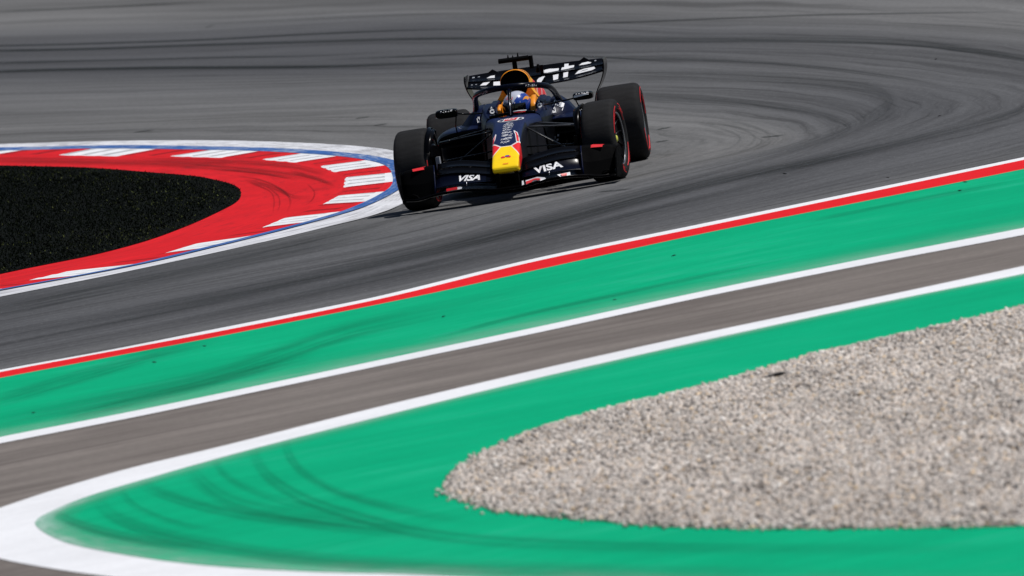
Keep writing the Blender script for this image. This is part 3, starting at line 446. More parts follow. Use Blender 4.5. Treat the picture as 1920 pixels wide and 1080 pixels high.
# ---- tyre marks: thin rubber films on paint and road
def marks():
    V, F, U, A = [], [], [], []
    lv = {'road': (0.002, .29), 'island': (0.0104, .22), 'upper': (0.0090, .20), 'kerb': (0.0115, .36), 'asphalt': (0.004, .62)}
    for k, (z, st) in lv.items():
        for pi, (A1, B1, ms) in enumerate(DATA['marks'][k]):
            a, b = even(cat_curve(A1, 8), 60), even(cat_curve(B1, 8), 60); base = len(V); off = pi*7.3+len(k)
            for i in range(60):
                s = i/59; fd = min(1, s*5)*min(1, (1-s)*4)*min(.75, st*ms)
                for j in range(5):
                    q = j/4; p = a[i]*(1-q)+b[i]*q
                    V.append((p[0], p[1], z+pi*0.00012)); U.append((s*4+off, q+0.0)); A.append(fd)
            F += [(base+i*5+j, base+i*5+j+1, base+(i+1)*5+j+1, base+(i+1)*5+j) for i in range(59) for j in range(4)]
    o = mesh_object('tyre_marks', V, F, [M['marks']], U, {'fade': A}); upward(o); return structure(o)
marks()

# ---- gravel bed and loose stones
gv = cat_curve(DATA['gravel'], 10)
o = poly_sheet('gravel_bed', [tuple(p) for p in gv], 0.0115, M['gravel_bed'])
def gravel():
    lo, hi = gv.min(0), gv.max(0)
    N = 230000
    p = rng.uniform(lo, (min(hi[0], 54), min(hi[1], 8.2)), (N, 2))
    jit = p + rng.normal(0, .035, p.shape)
    p = p[inside(gv, jit)]
    k_ = rng.integers(0, len(gv), 320); out_ = gv[k_]+rng.normal(0, 1, (320, 2))*np.minimum(.10, rng.exponential(.025, 320))[:, None]; out_ = out_[out_[:, 1] < 8.2]; p = np.r_[p, out_]
    n = len(p); r = rng.uniform(.008, .0165, n)*np.where(rng.random(n) < .05, 1.5, 1.0)
    base = np.array([[1, 0, 0], [0, 1, 0], [-1, 0, 0], [0, -1, 0], [0, 0, 1], [0, 0, -1]], float)
    sc = rng.uniform(.75, 1.35, (n, 1, 3)); sc[:, :, 2] *= .8
    V = base[None]*sc*r[:, None, None]*(1+rng.uniform(-.22, .22, (n, 6, 3)))
    th = rng.uniform(0, 2*np.pi, n); ph = rng.uniform(-.7, .7, n)
    c, s = np.cos(ph)[:, None], np.sin(ph)[:, None]
    y, z = V[:, :, 1]*c-V[:, :, 2]*s, V[:, :, 1]*s+V[:, :, 2]*c; V[:, :, 1], V[:, :, 2] = y, z
    c, s = np.cos(th)[:, None], np.sin(th)[:, None]
    x, y = V[:, :, 0]*c-V[:, :, 1]*s, V[:, :, 0]*s+V[:, :, 1]*c; V[:, :, 0], V[:, :, 1] = x, y
    V[:, :, 0] += p[:, 0:1]; V[:, :, 1] += p[:, 1:2]
    relief = .008*np.sin(p[:, 0]*2.3+p[:, 1])+.006*np.sin(p[:, 1]*5.1+p[:, 0]*1.3)
    g32 = gv[::2].astype(np.float32); dist = np.concatenate([np.sqrt(((q[:, None]-g32[None])**2).sum(2).min(1)) for q in np.array_split(p.astype(np.float32), 40)])
    lift = np.where(inside(gv, p), np.minimum(1, dist/.30), 0.0)
    V[:, :, 2] += (.0085+r*.5+lift*(.012+np.abs(rng.normal(0, .004, n))+relief))[:, None]
    f = np.array([[0, 1, 4], [1, 2, 4], [2, 3, 4], [3, 0, 4], [1, 0, 5], [2, 1, 5], [3, 2, 5], [0, 3, 5]])
    F = (f[None]+np.arange(n)[:, None, None]*6).reshape(-1, 3)
    pal = np.array([[.44, .395, .36], [.37, .335, .305], [.50, .46, .425], [.43, .36, .30], [.22, .20, .185], [.50, .39, .27], [.56, .53, .50]])
    ci = rng.choice(len(pal), n, p=[.30, .22, .16, .12, .10, .04, .06]); C = pal[ci]*1.42*rng.uniform(.82, 1.15, (n, 1))
    C = C*(1+.10*np.sin(p[:, 0]*1.7+2*np.sin(p[:, 1]*2.3))*np.sin(p[:, 1]*3.1+p[:, 0]*.7))[:, None]
    o = colour_mesh('gravel', V.reshape(-1, 3), F, np.repeat(C, 6, 0), M['stone'])
    return tag(o, 'bed of loose pinkish grey gravel inside the green island', 'gravel', kind='stuff')
gravel()

# ================================================================== the racing car (x forward, y to its left, z up; front axle at x = 0)
K = {}
K['navy'] = mat_plain('matt_navy_paint', (0.0032, 0.0062, 0.027), 0.40, spec=0.10, var=0.05)
K['carbon'] = mat_plain('black_carbon', (0.0020, 0.0020, 0.0026), 0.20, spec=0.07)
K['dark_navy'] = mat_plain('dark_navy_paint', (0.0018, 0.0028, 0.0095), 0.24, spec=0.10)
K['matt_black'] = mat_plain('matt_black', (0.0014, 0.0014, 0.0018), 0.7, spec=0.03)
K['void'] = mat_plain('intake_black', (0.0015, 0.0015, 0.002), 0.95, spec=0.0)
K['grey_carbon'] = mat_plain('painted_glint_carbon', (0.045, 0.045, 0.048), 0.3, spec=0.3, var=0.35)  # paler carbon: sun glint along the arms put into the colour
K['white'] = mat_plain('white_lettering_and_glare', (0.80, 0.81, 0.84), 0.5, var=0.03)
K['grey'] = mat_plain('grey_lettering', (0.30, 0.32, 0.36), 0.5, var=0.05)
K['yellow'] = mat_plain('yellow_paint', (0.95, 0.66, 0.006), 0.42, var=0.03)
K['orange'] = mat_plain('orange_paint', (0.88, 0.30, 0.008), 0.42, var=0.05)
K['red'] = mat_plain('red_paint', (0.78, 0.022, 0.030), 0.42, var=0.04)
K['blue'] = mat_plain('blue_paint', (0.010, 0.055, 0.36), 0.35, var=0.08)
K['silver'] = mat_plain('helmet_silver', (0.62, 0.66, 0.74), 0.25, metal=0.25, var=0.12, scale=30)
K['rim'] = mat_plain('wheel_rim_black', (0.006, 0.006, 0.007), 0.35, metal=0.3, spec=0.2)
K['alloy'] = mat_plain('bare_alloy', (0.42, 0.43, 0.46), 0.28, metal=0.95)
K['tyre_red'] = mat_plain('tyre_red_lettering', (0.62, 0.010, 0.018), 0.6, var=0.2, scale=60)
K['nut'] = mat_plain('wheel_nut_lime', (0.60, 0.62, 0.10), 0.35)
K['visor'] = mat_plain('visor_dark', (0.004, 0.004, 0.006), 0.12, spec=0.6)
K['suit'] = mat_plain('race_suit_navy', (0.010, 0.018, 0.070), 0.8)
K['glass'] = mat_plain('mirror_glass', (0.5, 0.52, 0.55), 0.05, metal=1.0, var=0.0)

def mat_tyre():
    t = NT('tyre_rubber'); o = t.coord('Object'); n = t.noise(t.mapping(o, (30, 6, 30)), 1.0, 4, 0.7); g = t.noise(o, 160, 2)
    f = t.math('MULTIPLY', t.rng(n, .3, .7, .8, 1.2), t.rng(g, .3, .7, .85, 1.15))
    t.base(scaled(t, (0.021, 0.021, 0.022), f)); t.set(rough=0.75, spec=0.06); t.bump(g, .4, .002); return t.m
K['tyre'] = mat_tyre()

def mat_nose():
    """navy nose whose front is yellow with red cheeks outlined in white"""
    t = NT('nose_livery'); x, y, z = t.sep(t.coord('Object')); ay = t.math('ABSOLUTE', y)
    over = t.math('MAXIMUM', t.math('SUBTRACT', ay, 0.045), 0.0)
    ya = t.math('ADD', 0.655, t.math('MULTIPLY', over, 2.3))           # yellow begins in front of this line
    dy = t.math('SUBTRACT', x, ya)
    yel = t.math('GREATER_THAN', dy, 0.0)
    wh = t.math('GREATER_THAN', dy, -0.022)
    rb = t.math('SUBTRACT', 0.665, t.math('MULTIPLY', over, 1.15))
    dr = t.math('SUBTRACT', x, rb)
    red = t.math('MULTIPLY', t.math('GREATER_THAN', dr, 0.0), t.math('GREATER_THAN', ay, 0.046))
    rw = t.math('MULTIPLY', t.math('GREATER_THAN', dr, -0.022), t.math('GREATER_THAN', ay, 0.040))
    n = t.noise(t.coord('Object'), 12, 3); f = t.rng(n, .3, .7, .95, 1.05)
    c = t.mix(rw, (0.0085, 0.017, 0.068), (0.78, 0.72, 0.72))
    c = t.mix(red, c, (0.80, 0.022, 0.028))
    c = t.mix(t.math('MULTIPLY', wh, t.math('GREATER_THAN', dr, -0.02)), c, (0.80, 0.74, 0.70))
    c = t.mix(yel, c, (1.0, 0.67, 0.008))
    # flanks: red behind the yellow, black low down and behind
    side = t.math('MULTIPLY', t.math('GREATER_THAN', ay, t.math('ADD', 0.1185, t.math('MULTIPLY', t.math('SUBTRACT', 0.9, x), 0.022))), t.math('GREATER_THAN', x, -0.10))
    fl = t.mix(t.math('GREATER_THAN', x, 0.60), (0.006, 0.007, 0.014), (0.72, 0.020, 0.024))
    fl = t.mix(t.math('GREATER_THAN', x, 0.90), fl, (0.86, 0.36, 0.008))  # orange tip flanks: shade of the rounded yellow edge put into the colour
    c = t.mix(side, c, fl)
    low = t.math('LESS_THAN', z, t.math('MINIMUM', t.math('SUBTRACT', 0.530, t.math('MULTIPLY', x, 0.300)), 0.605))
    c = t.mix(low, c, (0.006, 0.006, 0.010))
    t.base(scaled(t, c, f)); t.set(rough=0.42, spec=0.2); return t.m
K['nose'] = mat_nose()

def mat_two_tone(name, zsplit):
    """navy upper bodywork over a black lower half"""
    t = NT(name); x, y, z = t.sep(t.coord('Object')); n = t.noise(t.coord('Object'), 9, 3)
    c = t.mix(t.math('GREATER_THAN', z, zsplit), (0.0016, 0.0018, 0.0028), (0.0034, 0.0068, 0.030))
    t.base(scaled(t, c, t.rng(n, .3, .7, .9, 1.1))); t.set(rough=t.rng(n, .3, .7, .30, .42), spec=0.10); return t.m
K['tub'] = mat_two_tone('tub_two_tone', 0.635); K['pod'] = mat_two_tone('sidepod_two_tone', 0.585)

def mat_cover():
    """engine cover: navy with a yellow sun field and a red field striped in white on the flank"""
    t = NT('engine_cover_livery'); x, y, z = t.sep(t.coord('Object'))
    n = t.noise(t.coord('Object'), 5.0, 2); xx = t.math('ADD', x, t.math('MULTIPLY', t.math('SUBTRACT', n, 0.5), 0.9))
    yel = t.math('MULTIPLY', t.math('GREATER_THAN', x, -2.45), t.math('GREATER_THAN', z, 0.60))
    red = t.math('MULTIPLY', t.math('LESS_THAN', xx, -2.2), t.math('GREATER_THAN', z, 0.725))
    st = t.math('GREATER_THAN', t.math('SINE', t.math('MULTIPLY', t.math('ADD', x, t.math('MULTIPLY', z, 1.5)), 16.0)), 0.80)
    c = t.mix(yel, (0.0045, 0.0085, 0.034), (0.95, 0.42, 0.006))
    c = t.mix(red, c, t.mix(st, (0.78, 0.03, 0.04), (0.75, 0.45, 0.45)))
    t.base(c); t.set(rough=0.4, spec=0.45); return t.m
K['cover'] = mat_cover()

class MB:
    """collects shapes for ONE mesh object"""
    def __init__(self): self.v, self.f, self.m, self.s = [], [], [], []
    def add(self, verts, faces, mat=0, smooth=True):
        b = len(self.v); self.v += [tuple(map(float, p)) for p in verts]
        self.f += [tuple(b+i for i in f) for f in faces]; self.m += [mat]*len(faces); self.s += [smooth]*len(faces); return b
    def loft(self, rings, mat=0, cap=True, closed=True, smooth=True):
        k = len(rings[0]); V = [p for r in rings for p in r]; F = []
        for i in range(len(rings)-1):
            for j in range(k if closed else k-1):
                a, b = i*k+j, i*k+(j+1) % k; F.append((a, b, b+k, a+k))
        self.add(V, F, mat, smooth)
        if cap:
            for r in (rings[0][::-1], rings[-1]): self.add(r, [tuple(range(k))], mat, False)
    def tube(self, pts, r, n=10, mat=0, flat=1.0, up=(0, 0, 1), cap=True):
        pts = [Vector(p) for p in pts]; R = r if isinstance(r, (list, tuple)) else [r]*len(pts); rings = []
        for i, p in enumerate(pts):
            d = (pts[min(i+1, len(pts)-1)]-pts[max(i-1, 0)]).normalized(); u = Vector(up)
            if abs(d.dot(u)) > .95: u = Vector((1, 0, 0))
            s = d.cross(u).normalized(); w = s.cross(d).normalized()
            rings.append([p+s*R[i]*math.cos(2*math.pi*q/n)+w*R[i]*flat*math.sin(2*math.pi*q/n) for q in range(n)])
        self.loft(rings, mat, cap)
    def box(self, c, s, mat=0, rot=None):
        V = []
        for a in (-1, 1):
            for b in (-1, 1):
                for d in (-1, 1):
                    p = Vector((a*s[0]/2, b*s[1]/2, d*s[2]/2)); p = rot @ p if rot else p; V.append(p+Vector(c))
        self.add(V, [(0, 1, 3, 2), (4, 6, 7, 5), (0, 4, 5, 1), (2, 3, 7, 6), (0, 2, 6, 4), (1, 5, 7, 3)], mat, False)
    def plate(self, outline, t, mat=0):
        """thin extruded panel: outline of 3-D points, thickness vector t"""
        t = Vector(t); A = [Vector(p)-t/2 for p in outline]; B = [Vector(p)+t/2 for p in outline]; n = len(A)
        T = tessellate_polygon([A])
        self.add(A, [tuple(f) for f in T], mat, False); self.add(B, [tuple(f)[::-1] for f in T], mat, False)
        self.add(A+B, [(i, (i+1) % n, (i+1) % n+n, i+n) for i in range(n)], mat, False)
    def lathe(self, prof, c, axis='y', n=64, mat=0, a0=0.0, a1=2*math.pi, cap=False):
        """profile of (offset along axis, radius)"""
        full = abs(a1-a0-2*math.pi) < 1e-6; k = n if full else n+1; rings = []
        for (o, r) in prof:
            rings.append([(c[0]+r*math.cos(a0+(a1-a0)*i/n), c[1]+o, c[2]+r*math.sin(a0+(a1-a0)*i/n)) for i in range(k)])
        self.loft(rings, mat, cap, full)
    def bvh(self): return BVHTree.FromPolygons(self.v, self.f)
    def build(self, name, mats, parent=None, normals=True, auto=None):
        me = bpy.data.meshes.new(name); me.from_pydata(self.v, [], self.f)
        for m in mats: me.materials.append(K[m] if isinstance(m, str) else m)
        me.polygons.foreach_set('material_index', self.m); me.polygons.foreach_set('use_smooth', self.s)
        if normals:
            bm = bmesh.new(); bm.from_mesh(me); bmesh.ops.remove_doubles(bm, verts=bm.verts, dist=1e-6)
            bmesh.ops.recalc_face_normals(bm, faces=bm.faces); bm.to_mesh(me); bm.free()
        me.update(); o = bpy.data.objects.new(name, me); col.objects.link(o)
        if parent: o.parent = parent
        return o

_text_cache = {}
def text2d(s, size=1.0, shear=0.0, bold=0.0):
    """flat letter mesh, centred on its own middle: (verts2d, faces)"""
    key = (s, shear, bold)
    if key not in _text_cache:
        c = bpy.data.curves.new('letters', 'FONT'); c.body = s; c.size = 1.0; c.shear = shear; c.offset = bold; c.resolution_u = 3; c.fill_mode = 'FRONT'
        o = bpy.data.objects.new('letters', c); col.objects.link(o); bpy.context.view_layer.update()
        me = o.evaluated_get(bpy.context.evaluated_depsgraph_get()).to_mesh()
        v = np.array([q.co[:2] for q in me.vertices]); f = [tuple(p.vertices) for p in me.polygons]
        bpy.data.objects.remove(o); bpy.data.curves.remove(c)
        v -= (v.min(0)+v.max(0))/2; _text_cache[key] = (v, f)
    v, f = _text_cache[key]; return v*size, f

def drape(mb, bvh, shape, origin, u, v, cast, mat, off=0.003):
    """lay a flat shape (2-D verts, faces) onto a surface along `cast`; falls back to the plane itself where nothing is hit"""
    o, u, v, c = Vector(origin), Vector(u), Vector(v), Vector(cast).normalized(); V = []; last = None
    for a, b in shape[0]:
        p = o+u*a+v*b; h = bvh.ray_cast(p-c*0.8, c, 4.0) if bvh else (None,)
        if bvh and (h[0] is None or (last is not None and abs((h[0]-last).dot(c)) > .12)): h = bvh.find_nearest(p+c*(last-p).dot(c) if last is not None else p)
        last = h[0]
        V.append((h[0] if h[0] is not None else p)-c*off)
    mb.add(V, shape[1], mat, False)

def poly2d(pts): return np.array(pts, float), [tuple(f) for f in tessellate_polygon([[Vector((p[0], p[1], 0)) for p in pts]])]
def ellipse_ring(a, b, w, n=40):
    V = [((a-(w if k else 0))*math.cos(2*math.pi*i/n), (b-(w*b/a*1.4 if k else 0))*math.sin(2*math.pi*i/n)) for k in (0, 1) for i in range(n)]
    return np.array(V), [(i, (i+1) % n, (i+1) % n+n, i+n) for i in range(n)]
def scribble(n, w, h, seed, slant=0.25):
    """a row of small unreadable letter-like strokes"""
    r = random.Random(seed); V, F = [], []; x = -w/2; step = w/n
    for i in range(n):
        ww = step*r.uniform(.45, .9); hh = h*r.choice((1, .75, .6, 1)); y0 = -h/2+(h-hh)*r.choice((0, 0, 1)); s = slant*hh
        b = len(V)
        if r.random() < .45:
            q = hh*.3; V += [(x, y0), (x+ww, y0), (x+ww+s*.3, y0+q), (x+s*.3, y0+q), (x+s*.7, y0+hh-q), (x+ww+s*.7, y0+hh-q), (x+ww+s, y0+hh), (x+s, y0+hh)]
            F += [(b, b+1, b+2, b+3), (b+4, b+5, b+6, b+7)]
        else:
            V += [(x, y0), (x+ww*.75, y0), (x+ww*.75+s, y0+hh), (x+s, y0+hh)]; F.append((b, b+1, b+2, b+3))
        x += step
    return np.array(V), F

def srect(x, zt, zb, wt, wb, p=0.30, n=40, yc=0.0):
    """rounded-rectangle cross-section at station x"""
    out = []; zm, h = (zt+zb)/2, (zt-zb)/2
    for i in range(n):
        a = 2*math.pi*i/n; c, s = math.cos(a), math.sin(a)
        cc = math.copysign(abs(c)**p, c); ss = math.copysign(abs(s)**p, s); w = wb+(wt-wb)*(ss+1)/2
        out.append((x, yc+w*cc, zm+h*ss))
    return out
def stations(tab, step=0.04):
    """smooth interpolation of a station table (first column x)"""
    t = np.array(tab, float); c = cat_curve(t, max(2, int(6))); return c

BODY_ROLL = rad(-1.3)                                    # the sprung body leans outwards in the corner
car = bpy.data.objects.new('race_car', None); col.objects.link(car); car.empty_display_size = 0.3
tag(car, 'navy blue open-wheel racing car with yellow nose rounding the kerb', 'race car')
def part(mb, name, mats, roll=True, parent=None, label=None):
    o = mb.build(name, mats, parent or car)
    if roll and parent is None: o.rotation_euler.x = BODY_ROLL
    if label: o['label'] = label
    return o

# ---- nose and survival cell up to the cockpit
nose_tab = [(1.050, .284, .268, .104, .102), (1.042, .302, .258, .117, .112), (1.01, .322, .250, .121, .113), (0.93, .358, .235, .1225, .116), (0.75, .425, .225, .126, .122),
            (0.55, .505, .235, .131, .128), (0.30, .585, .280, .139, .140), (0.0, .637, .295, .149, .158), (-0.30, .664, .280, .172, .200), (-0.52, .678, .250, .222, .250), (-0.62, .684, .240, .255, .280)]
mb = MB(); st = cat_curve(nose_tab, 6)
mb.loft([srect(*r, p=0.27, n=72) for r in st], 0)
b = mb.bvh(); up = (0, 0, -1)
X, Y = (1, 0, 0), (0, 1, 0)
# decals lie along the nose: text reads from the front, its top towards the cockpit
U_, V_ = (0, 1, 0), (-1, 0, 0)
drape(mb, b, ellipse_ring(.120, .13, .012), (-.26, .006, 1), U_, V_, up, 1)
drape(mb, b, poly2d([(-.072, -.085), (.070, -.085), (.085, .085), (-.057, .085)]), (-.26, .004, 1), U_, V_, up, 1, .004)
drape(mb, b, poly2d([(-.058, -.075), (.052, -.075), (.064, .075), (-.046, .075)]), (-.26, .004, 1), U_, V_, up, 2, .006)
drape(mb, b, scribble(4, .085, .10, 5, .1), (-.26, .004, 1), U_, V_, up, 1, .008)
for i, (n, w, y0) in enumerate([(6, .060, .004), (8, .088, -.002), (8, .090, .000), (8, .092, .002), (7, .080, .000), (7, .088, -.002), (8, .092, .002), (9, .100, .0), (7, .084, -.008)]):
    xx = -.04+i*.076; drape(mb, b, scribble(n, w, .046, 20+i), (xx, y0, 1), U_, V_, up, 1)
drape(mb, b, poly2d([(.092, -.15), (.078, .02), (.060, .12), (.066, .13), (.098, .07), (.118, -.06), (.122, -.15)]), (.44, 0, 1), U_, V_, up, 1, .003)
drape(mb, b, poly2d([(.097, -.13), (.086, .02), (.074, .09), (.094, .05), (.111, -.06), (.116, -.13)]), (.44, 0, 1), U_, V_, up, 2, .005)
drape(mb, b, poly2d([(-.124, -.14), (-.120, .0), (-.100, .09), (-.092, .07), (-.100, -.05), (-.112, -.14)]), (.44, 0, 1), U_, V_, up, 1, .003)
drape(mb, b, poly2d([(-.121, -.13), (-.118, -.02), (-.102, .06), (-.106, -.04), (-.115, -.13)]), (.44, 0, 1), U_, V_, up, 2, .005)
for sgn in (-1, 1):                                       # small red and blue emblem on the yellow
    drape(mb, b, poly2d([(.004*sgn, -.012), (.040*sgn, -.020), (.046*sgn, .006), (.026*sgn, .022), (.008*sgn, .008)]), (.875, .004, 1), U_, V_, up, 2, .003)
drape(mb, b, poly2d([(-.012, -.008), (.020, -.008), (.030, .016), (-.006, .020)]), (.865, .006, 1), U_, V_, up, 3, .004)
drape(mb, b, poly2d([(-.028, -.010), (.022, -.010), (.026, .010), (-.024, .010)]), (1.005, .004, 1), U_, V_, up, 4, .003)
mb.box((.93, .085, .19), (.16, .03, .13), 5); mb.box((.93, -.085, .19), (.16, .03, .13), 5)
nose = part(mb, 'nose', ['nose', 'white', 'red', 'blue', 'orange', 'matt_black'])

# ---- cockpit tub: outer skin, rim, inner wall, floor
mb = MB(); NB = 34; tub = []
tub_tab = [(-.62, .684, .24, .250, .285), (-.80, .708, .20, .285, .315), (-1.0, .742, .17, .30, .335), (-1.25, .770, .15, .315, .35), (-1.48, .79, .14, .32, .36)]
rings = []
for (x, zt, zb, wt, wb) in cat_curve(tub_tab, 5):
    ow = wt; iw = wt-.095 if x > -1.45 else .1; fl = .16
    half = [(wb*.2, zb), (wb*.85, zb+.01), (wb, zb+.06), (wb, zt-.22), (wt+.01, zt-.07), (ow-.008, zt-.018), (ow-.03, zt), (iw+.018, zt), (iw, zt-.02), (iw, zt-.3), (iw*.7, fl+.03)]
    rings.append([(x, y, z) for y, z in half]+[(x, -y, z) for y, z in half[::-1]])
mb.loft(rings, 0, cap=False)
b = mb.bvh()
mb.box((-.60, 0, .45), (.03, .34, .42), 1); mb.box((-1.49, 0, .46), (.03, .5, .6), 1)
for s in (-1, 1):
    pass
part(mb, 'cockpit_tub', ['tub', 'void', 'white'])

# cockpit padding: navy side blocks with maker's roundels, orange pad behind and beside the helmet
for s in (-1, 1):
    mb = MB(); rings = []
    for x, z0, z1 in ((-.86, .715, .722), (-.90, .715, .775), (-1.05, .72, .792), (-1.25, .73, .80), (-1.46, .74, .81)):
        yi, yo = (.150, .232) if s < 0 else (.200, .268)
        rings.append([(x, s*yi, z0-.12), (x, s*(yo+.03), z0-.02), (x, s*(yo+.008), z1-.022), (x, s*(yo-.015), z1), (x, s*(yi+.012), z1), (x, s*yi, z1-.012)])
    mb.loft(rings, 0, smooth=False)
    yc = s*.194 if s < 0 else .238
    ring_ = ellipse_ring(.022, .024, .010, 28)
    drape(mb, None, (ring_[0], ring_[1][2:]), (-.858, yc, .738), (0, 1, 0), (-.45, 0, .9), (-1, 0, 0), 1, .006)
    drape(mb, None, poly2d([(-.016, .030), (.006, .030), (-.002, .050)]), (-.858, yc, .738), (0, 1, 0), (-.45, 0, .9), (-1, 0, 0), 1, .006)
    drape(mb, None, scribble(5, .080, .016, 70+s), (-.852, yc-.004, .700), (0, 1, 0), (-.2, 0, .9), (-1, 0, 0), 1, .006)
    part(mb, 'cockpit_padding', ['navy', 'white'])
mb = MB(); rings = []
for x, k in ((-1.08, .0), (-1.12, .6), (-1.20, .92), (-1.40, 1.0)):
    pass
mb.loft([srect(x, zt, .60, w, w*.98, .28, 32, .026) for x, zt, w in ((-1.205, .775, .150), (-1.22, .792, .166), (-1.30, .80, .170), (-1.47, .805, .170))], 0)
for yc_, hw_, dz in ((-.142, .020, 0), (.172, .027, .05)): mb.loft([srect(x, zt+dz*min(1, (-.955-x)*8), .62, hw_, hw_*1.05, .4, 20, yc_) for x, zt in ((-.955, .735), (-.98, .758), (-1.10, .772), (-1.21, .78))], 0)
part(mb, 'headrest', ['orange'])

# dash hoop in front of the driver with white and red trim, steering wheel
mb = MB(); pts = [(-.63, -.21+.42*i/12, .692+.016*math.sin(math.pi*i/12)) for i in range(13)]
mb.tube(pts, .014, 8, 0); mb.tube([(-.618, .01, .718), (-.625, .06, .720), (-.635, .13, .715)], .009, 8, 1, .6); mb.tube([(-.612, .015, .709), (-.62, .12, .705)], .006, 8, 2, .6)
part(mb, 'cockpit_rim', ['carbon', 'white', 'red'])
mb = MB(); mb.tube([(-.74, .14*math.cos(a), .60+.075*math.sin(a)) for a in np.linspace(0, 2*math.pi, 25)], .016, 8, 0, cap=False); mb.box((-.735, 0, .60), (.03, .2, .10), 0); mb.box((-.752, 0, .615), (.006, .09, .05), 1)
part(mb, 'steering_wheel', ['carbon', 'glass'])

# ---- engine cover with its fin
cov_tab = [(-1.50, 1.02, .70, .115, .30), (-1.75, 1.055, .62, .118, .34), (-2.1, 1.03, .50, .112, .33), (-2.6, .93, .42, .140, .28), (-3.1, .862, .38, .150, .24), (-3.6, .79, .34, .08, .16), (-4.1, .76, .32, .010, .07)]
mb = MB(); rings = []
for (x, zt, zb, wt, wb) in cat_curve(cov_tab, 6):
    half = []
    for i in range(15):
        t = i/14; z = zt-(zt-zb)*t; w = wt*math.sqrt(min(1, t*6)) if t < .1667 else wt+(wb-wt)*((t-.1667)/.8333)**1.9
        half.append((w, z))
    rings.append([(x, y, z) for y, z in half]+[(x, -y, z) for y, z in half[::-1]])
mb.loft(rings, 0)
part(mb, 'engine_cover', ['cover'])

# ---- roll hoop and air intake
mb = MB()
def hoop(x, w, zt, zb, n=36):
    out = []
    for i in range(n):
        a = 2*math.pi*i/n; c, s = math.cos(a), math.sin(a)
        zz = (zt-.11)+(.11*s if s > 0 else (zt-.11-zb)*s); out.append((x, w*(1 if s > -.2 else .95)*c*(1.0 if s > 0 else 1.0), zz))
    return out
mb.loft([hoop(-1.56, .120, 1.058, .80), hoop(-1.47, .134, 1.068, .79), hoop(-1.44, .1345, 1.070, .79), hoop(-1.435, .130, 1.064, .80)], 0, cap=False)
mb.loft([hoop(-1.435, .130, 1.064, .80), hoop(-1.45, .1265, 1.058, .805), hoop(-1.52, .122, 1.053, .81)], 1, cap=True)
mb.loft([hoop(-1.85, .118, 1.056, .75), hoop(-1.56, .1205, 1.0585, .79)], 0, cap=False)
part(mb, 'air_intake', ['orange', 'void'])
# camera bar on top: stem, T bar, hanging pod, little masts
mb = MB()
mb.tube([(-1.72, 0, 1.02), (-1.72, 0, 1.16)], .022, 10, 0, 1.0)
mb.loft([srect(-1.62+.0*k, 0, 0, 0, 0) for k in (0,)]*1, 0, cap=False) if False else None
mb.loft([[(-1.72+.055*math.cos(a), y, 1.150+.023*math.sin(a)) for a in np.linspace(0, 2*math.pi, 14, endpoint=False)] for y in (-.142, -.138, .06, .128, .132)], 0)
mb.loft([[(-1.74+.05*math.cos(a), .150+.020*math.sin(a), z) for a in np.linspace(0, 2*math.pi, 12, endpoint=False)] for z in (1.05, 1.06, 1.15, 1.165)], 0)
for y, h in ((-.055, .030), (-.012, .020), (.035, .040)):
    mb.tube([(-1.75, y, 1.16), (-1.77, y, 1.165+h)], [.010, .004], 6, 0)
mb.tube([(-1.85, .19, 1.0), (-1.86, .20, 1.075)], [.018, .012], 8, 0)
part(mb, 'camera_mount', ['matt_black'])

# ---- halo: flattened hoop and central pillar
mb = MB()
half = [(-1.56, .40, .66), (-1.44, .385, .735), (-1.30, .366, .800), (-1.10, .350, .860), (-.92, .318, .900), (-.76, .235, .926), (-.66, .12, .940), (-.63, .0, .944)]
pts = half+[(x, -y, z) for x, y, z in half[-2::-1]]
c3 = cat_curve(pts, 6); mb.tube([tuple(p) for p in c3], .026, 14, 0, 1.05)
mb.tube([(-.44, 0, .690), (-.50, 0, .78), (-.57, 0, .87), (-.64, 0, .935)], [.017, .015, .016, .024], 12, 0)
mb.tube([(-.425, 0, .700), (-.485, 0, .782), (-.552, 0, .868)], [.0035]*3, 6, 2)
b = mb.bvh()
drape(mb, b, scribble(6, .10, .020, 91, .3), (0, .200, .930), (0, 1, -.10), (0, 0, 1), (-1, 0, 0), 1, .003)
drape(mb, b, scribble(6, .09, .020, 92, .3), (0, -.245, .915), (0, 1, .28), (0, 0, 1), (-1, 0, 0), 3, .003)
part(mb, 'halo', ['dark_navy', 'white', 'alloy', 'grey'])

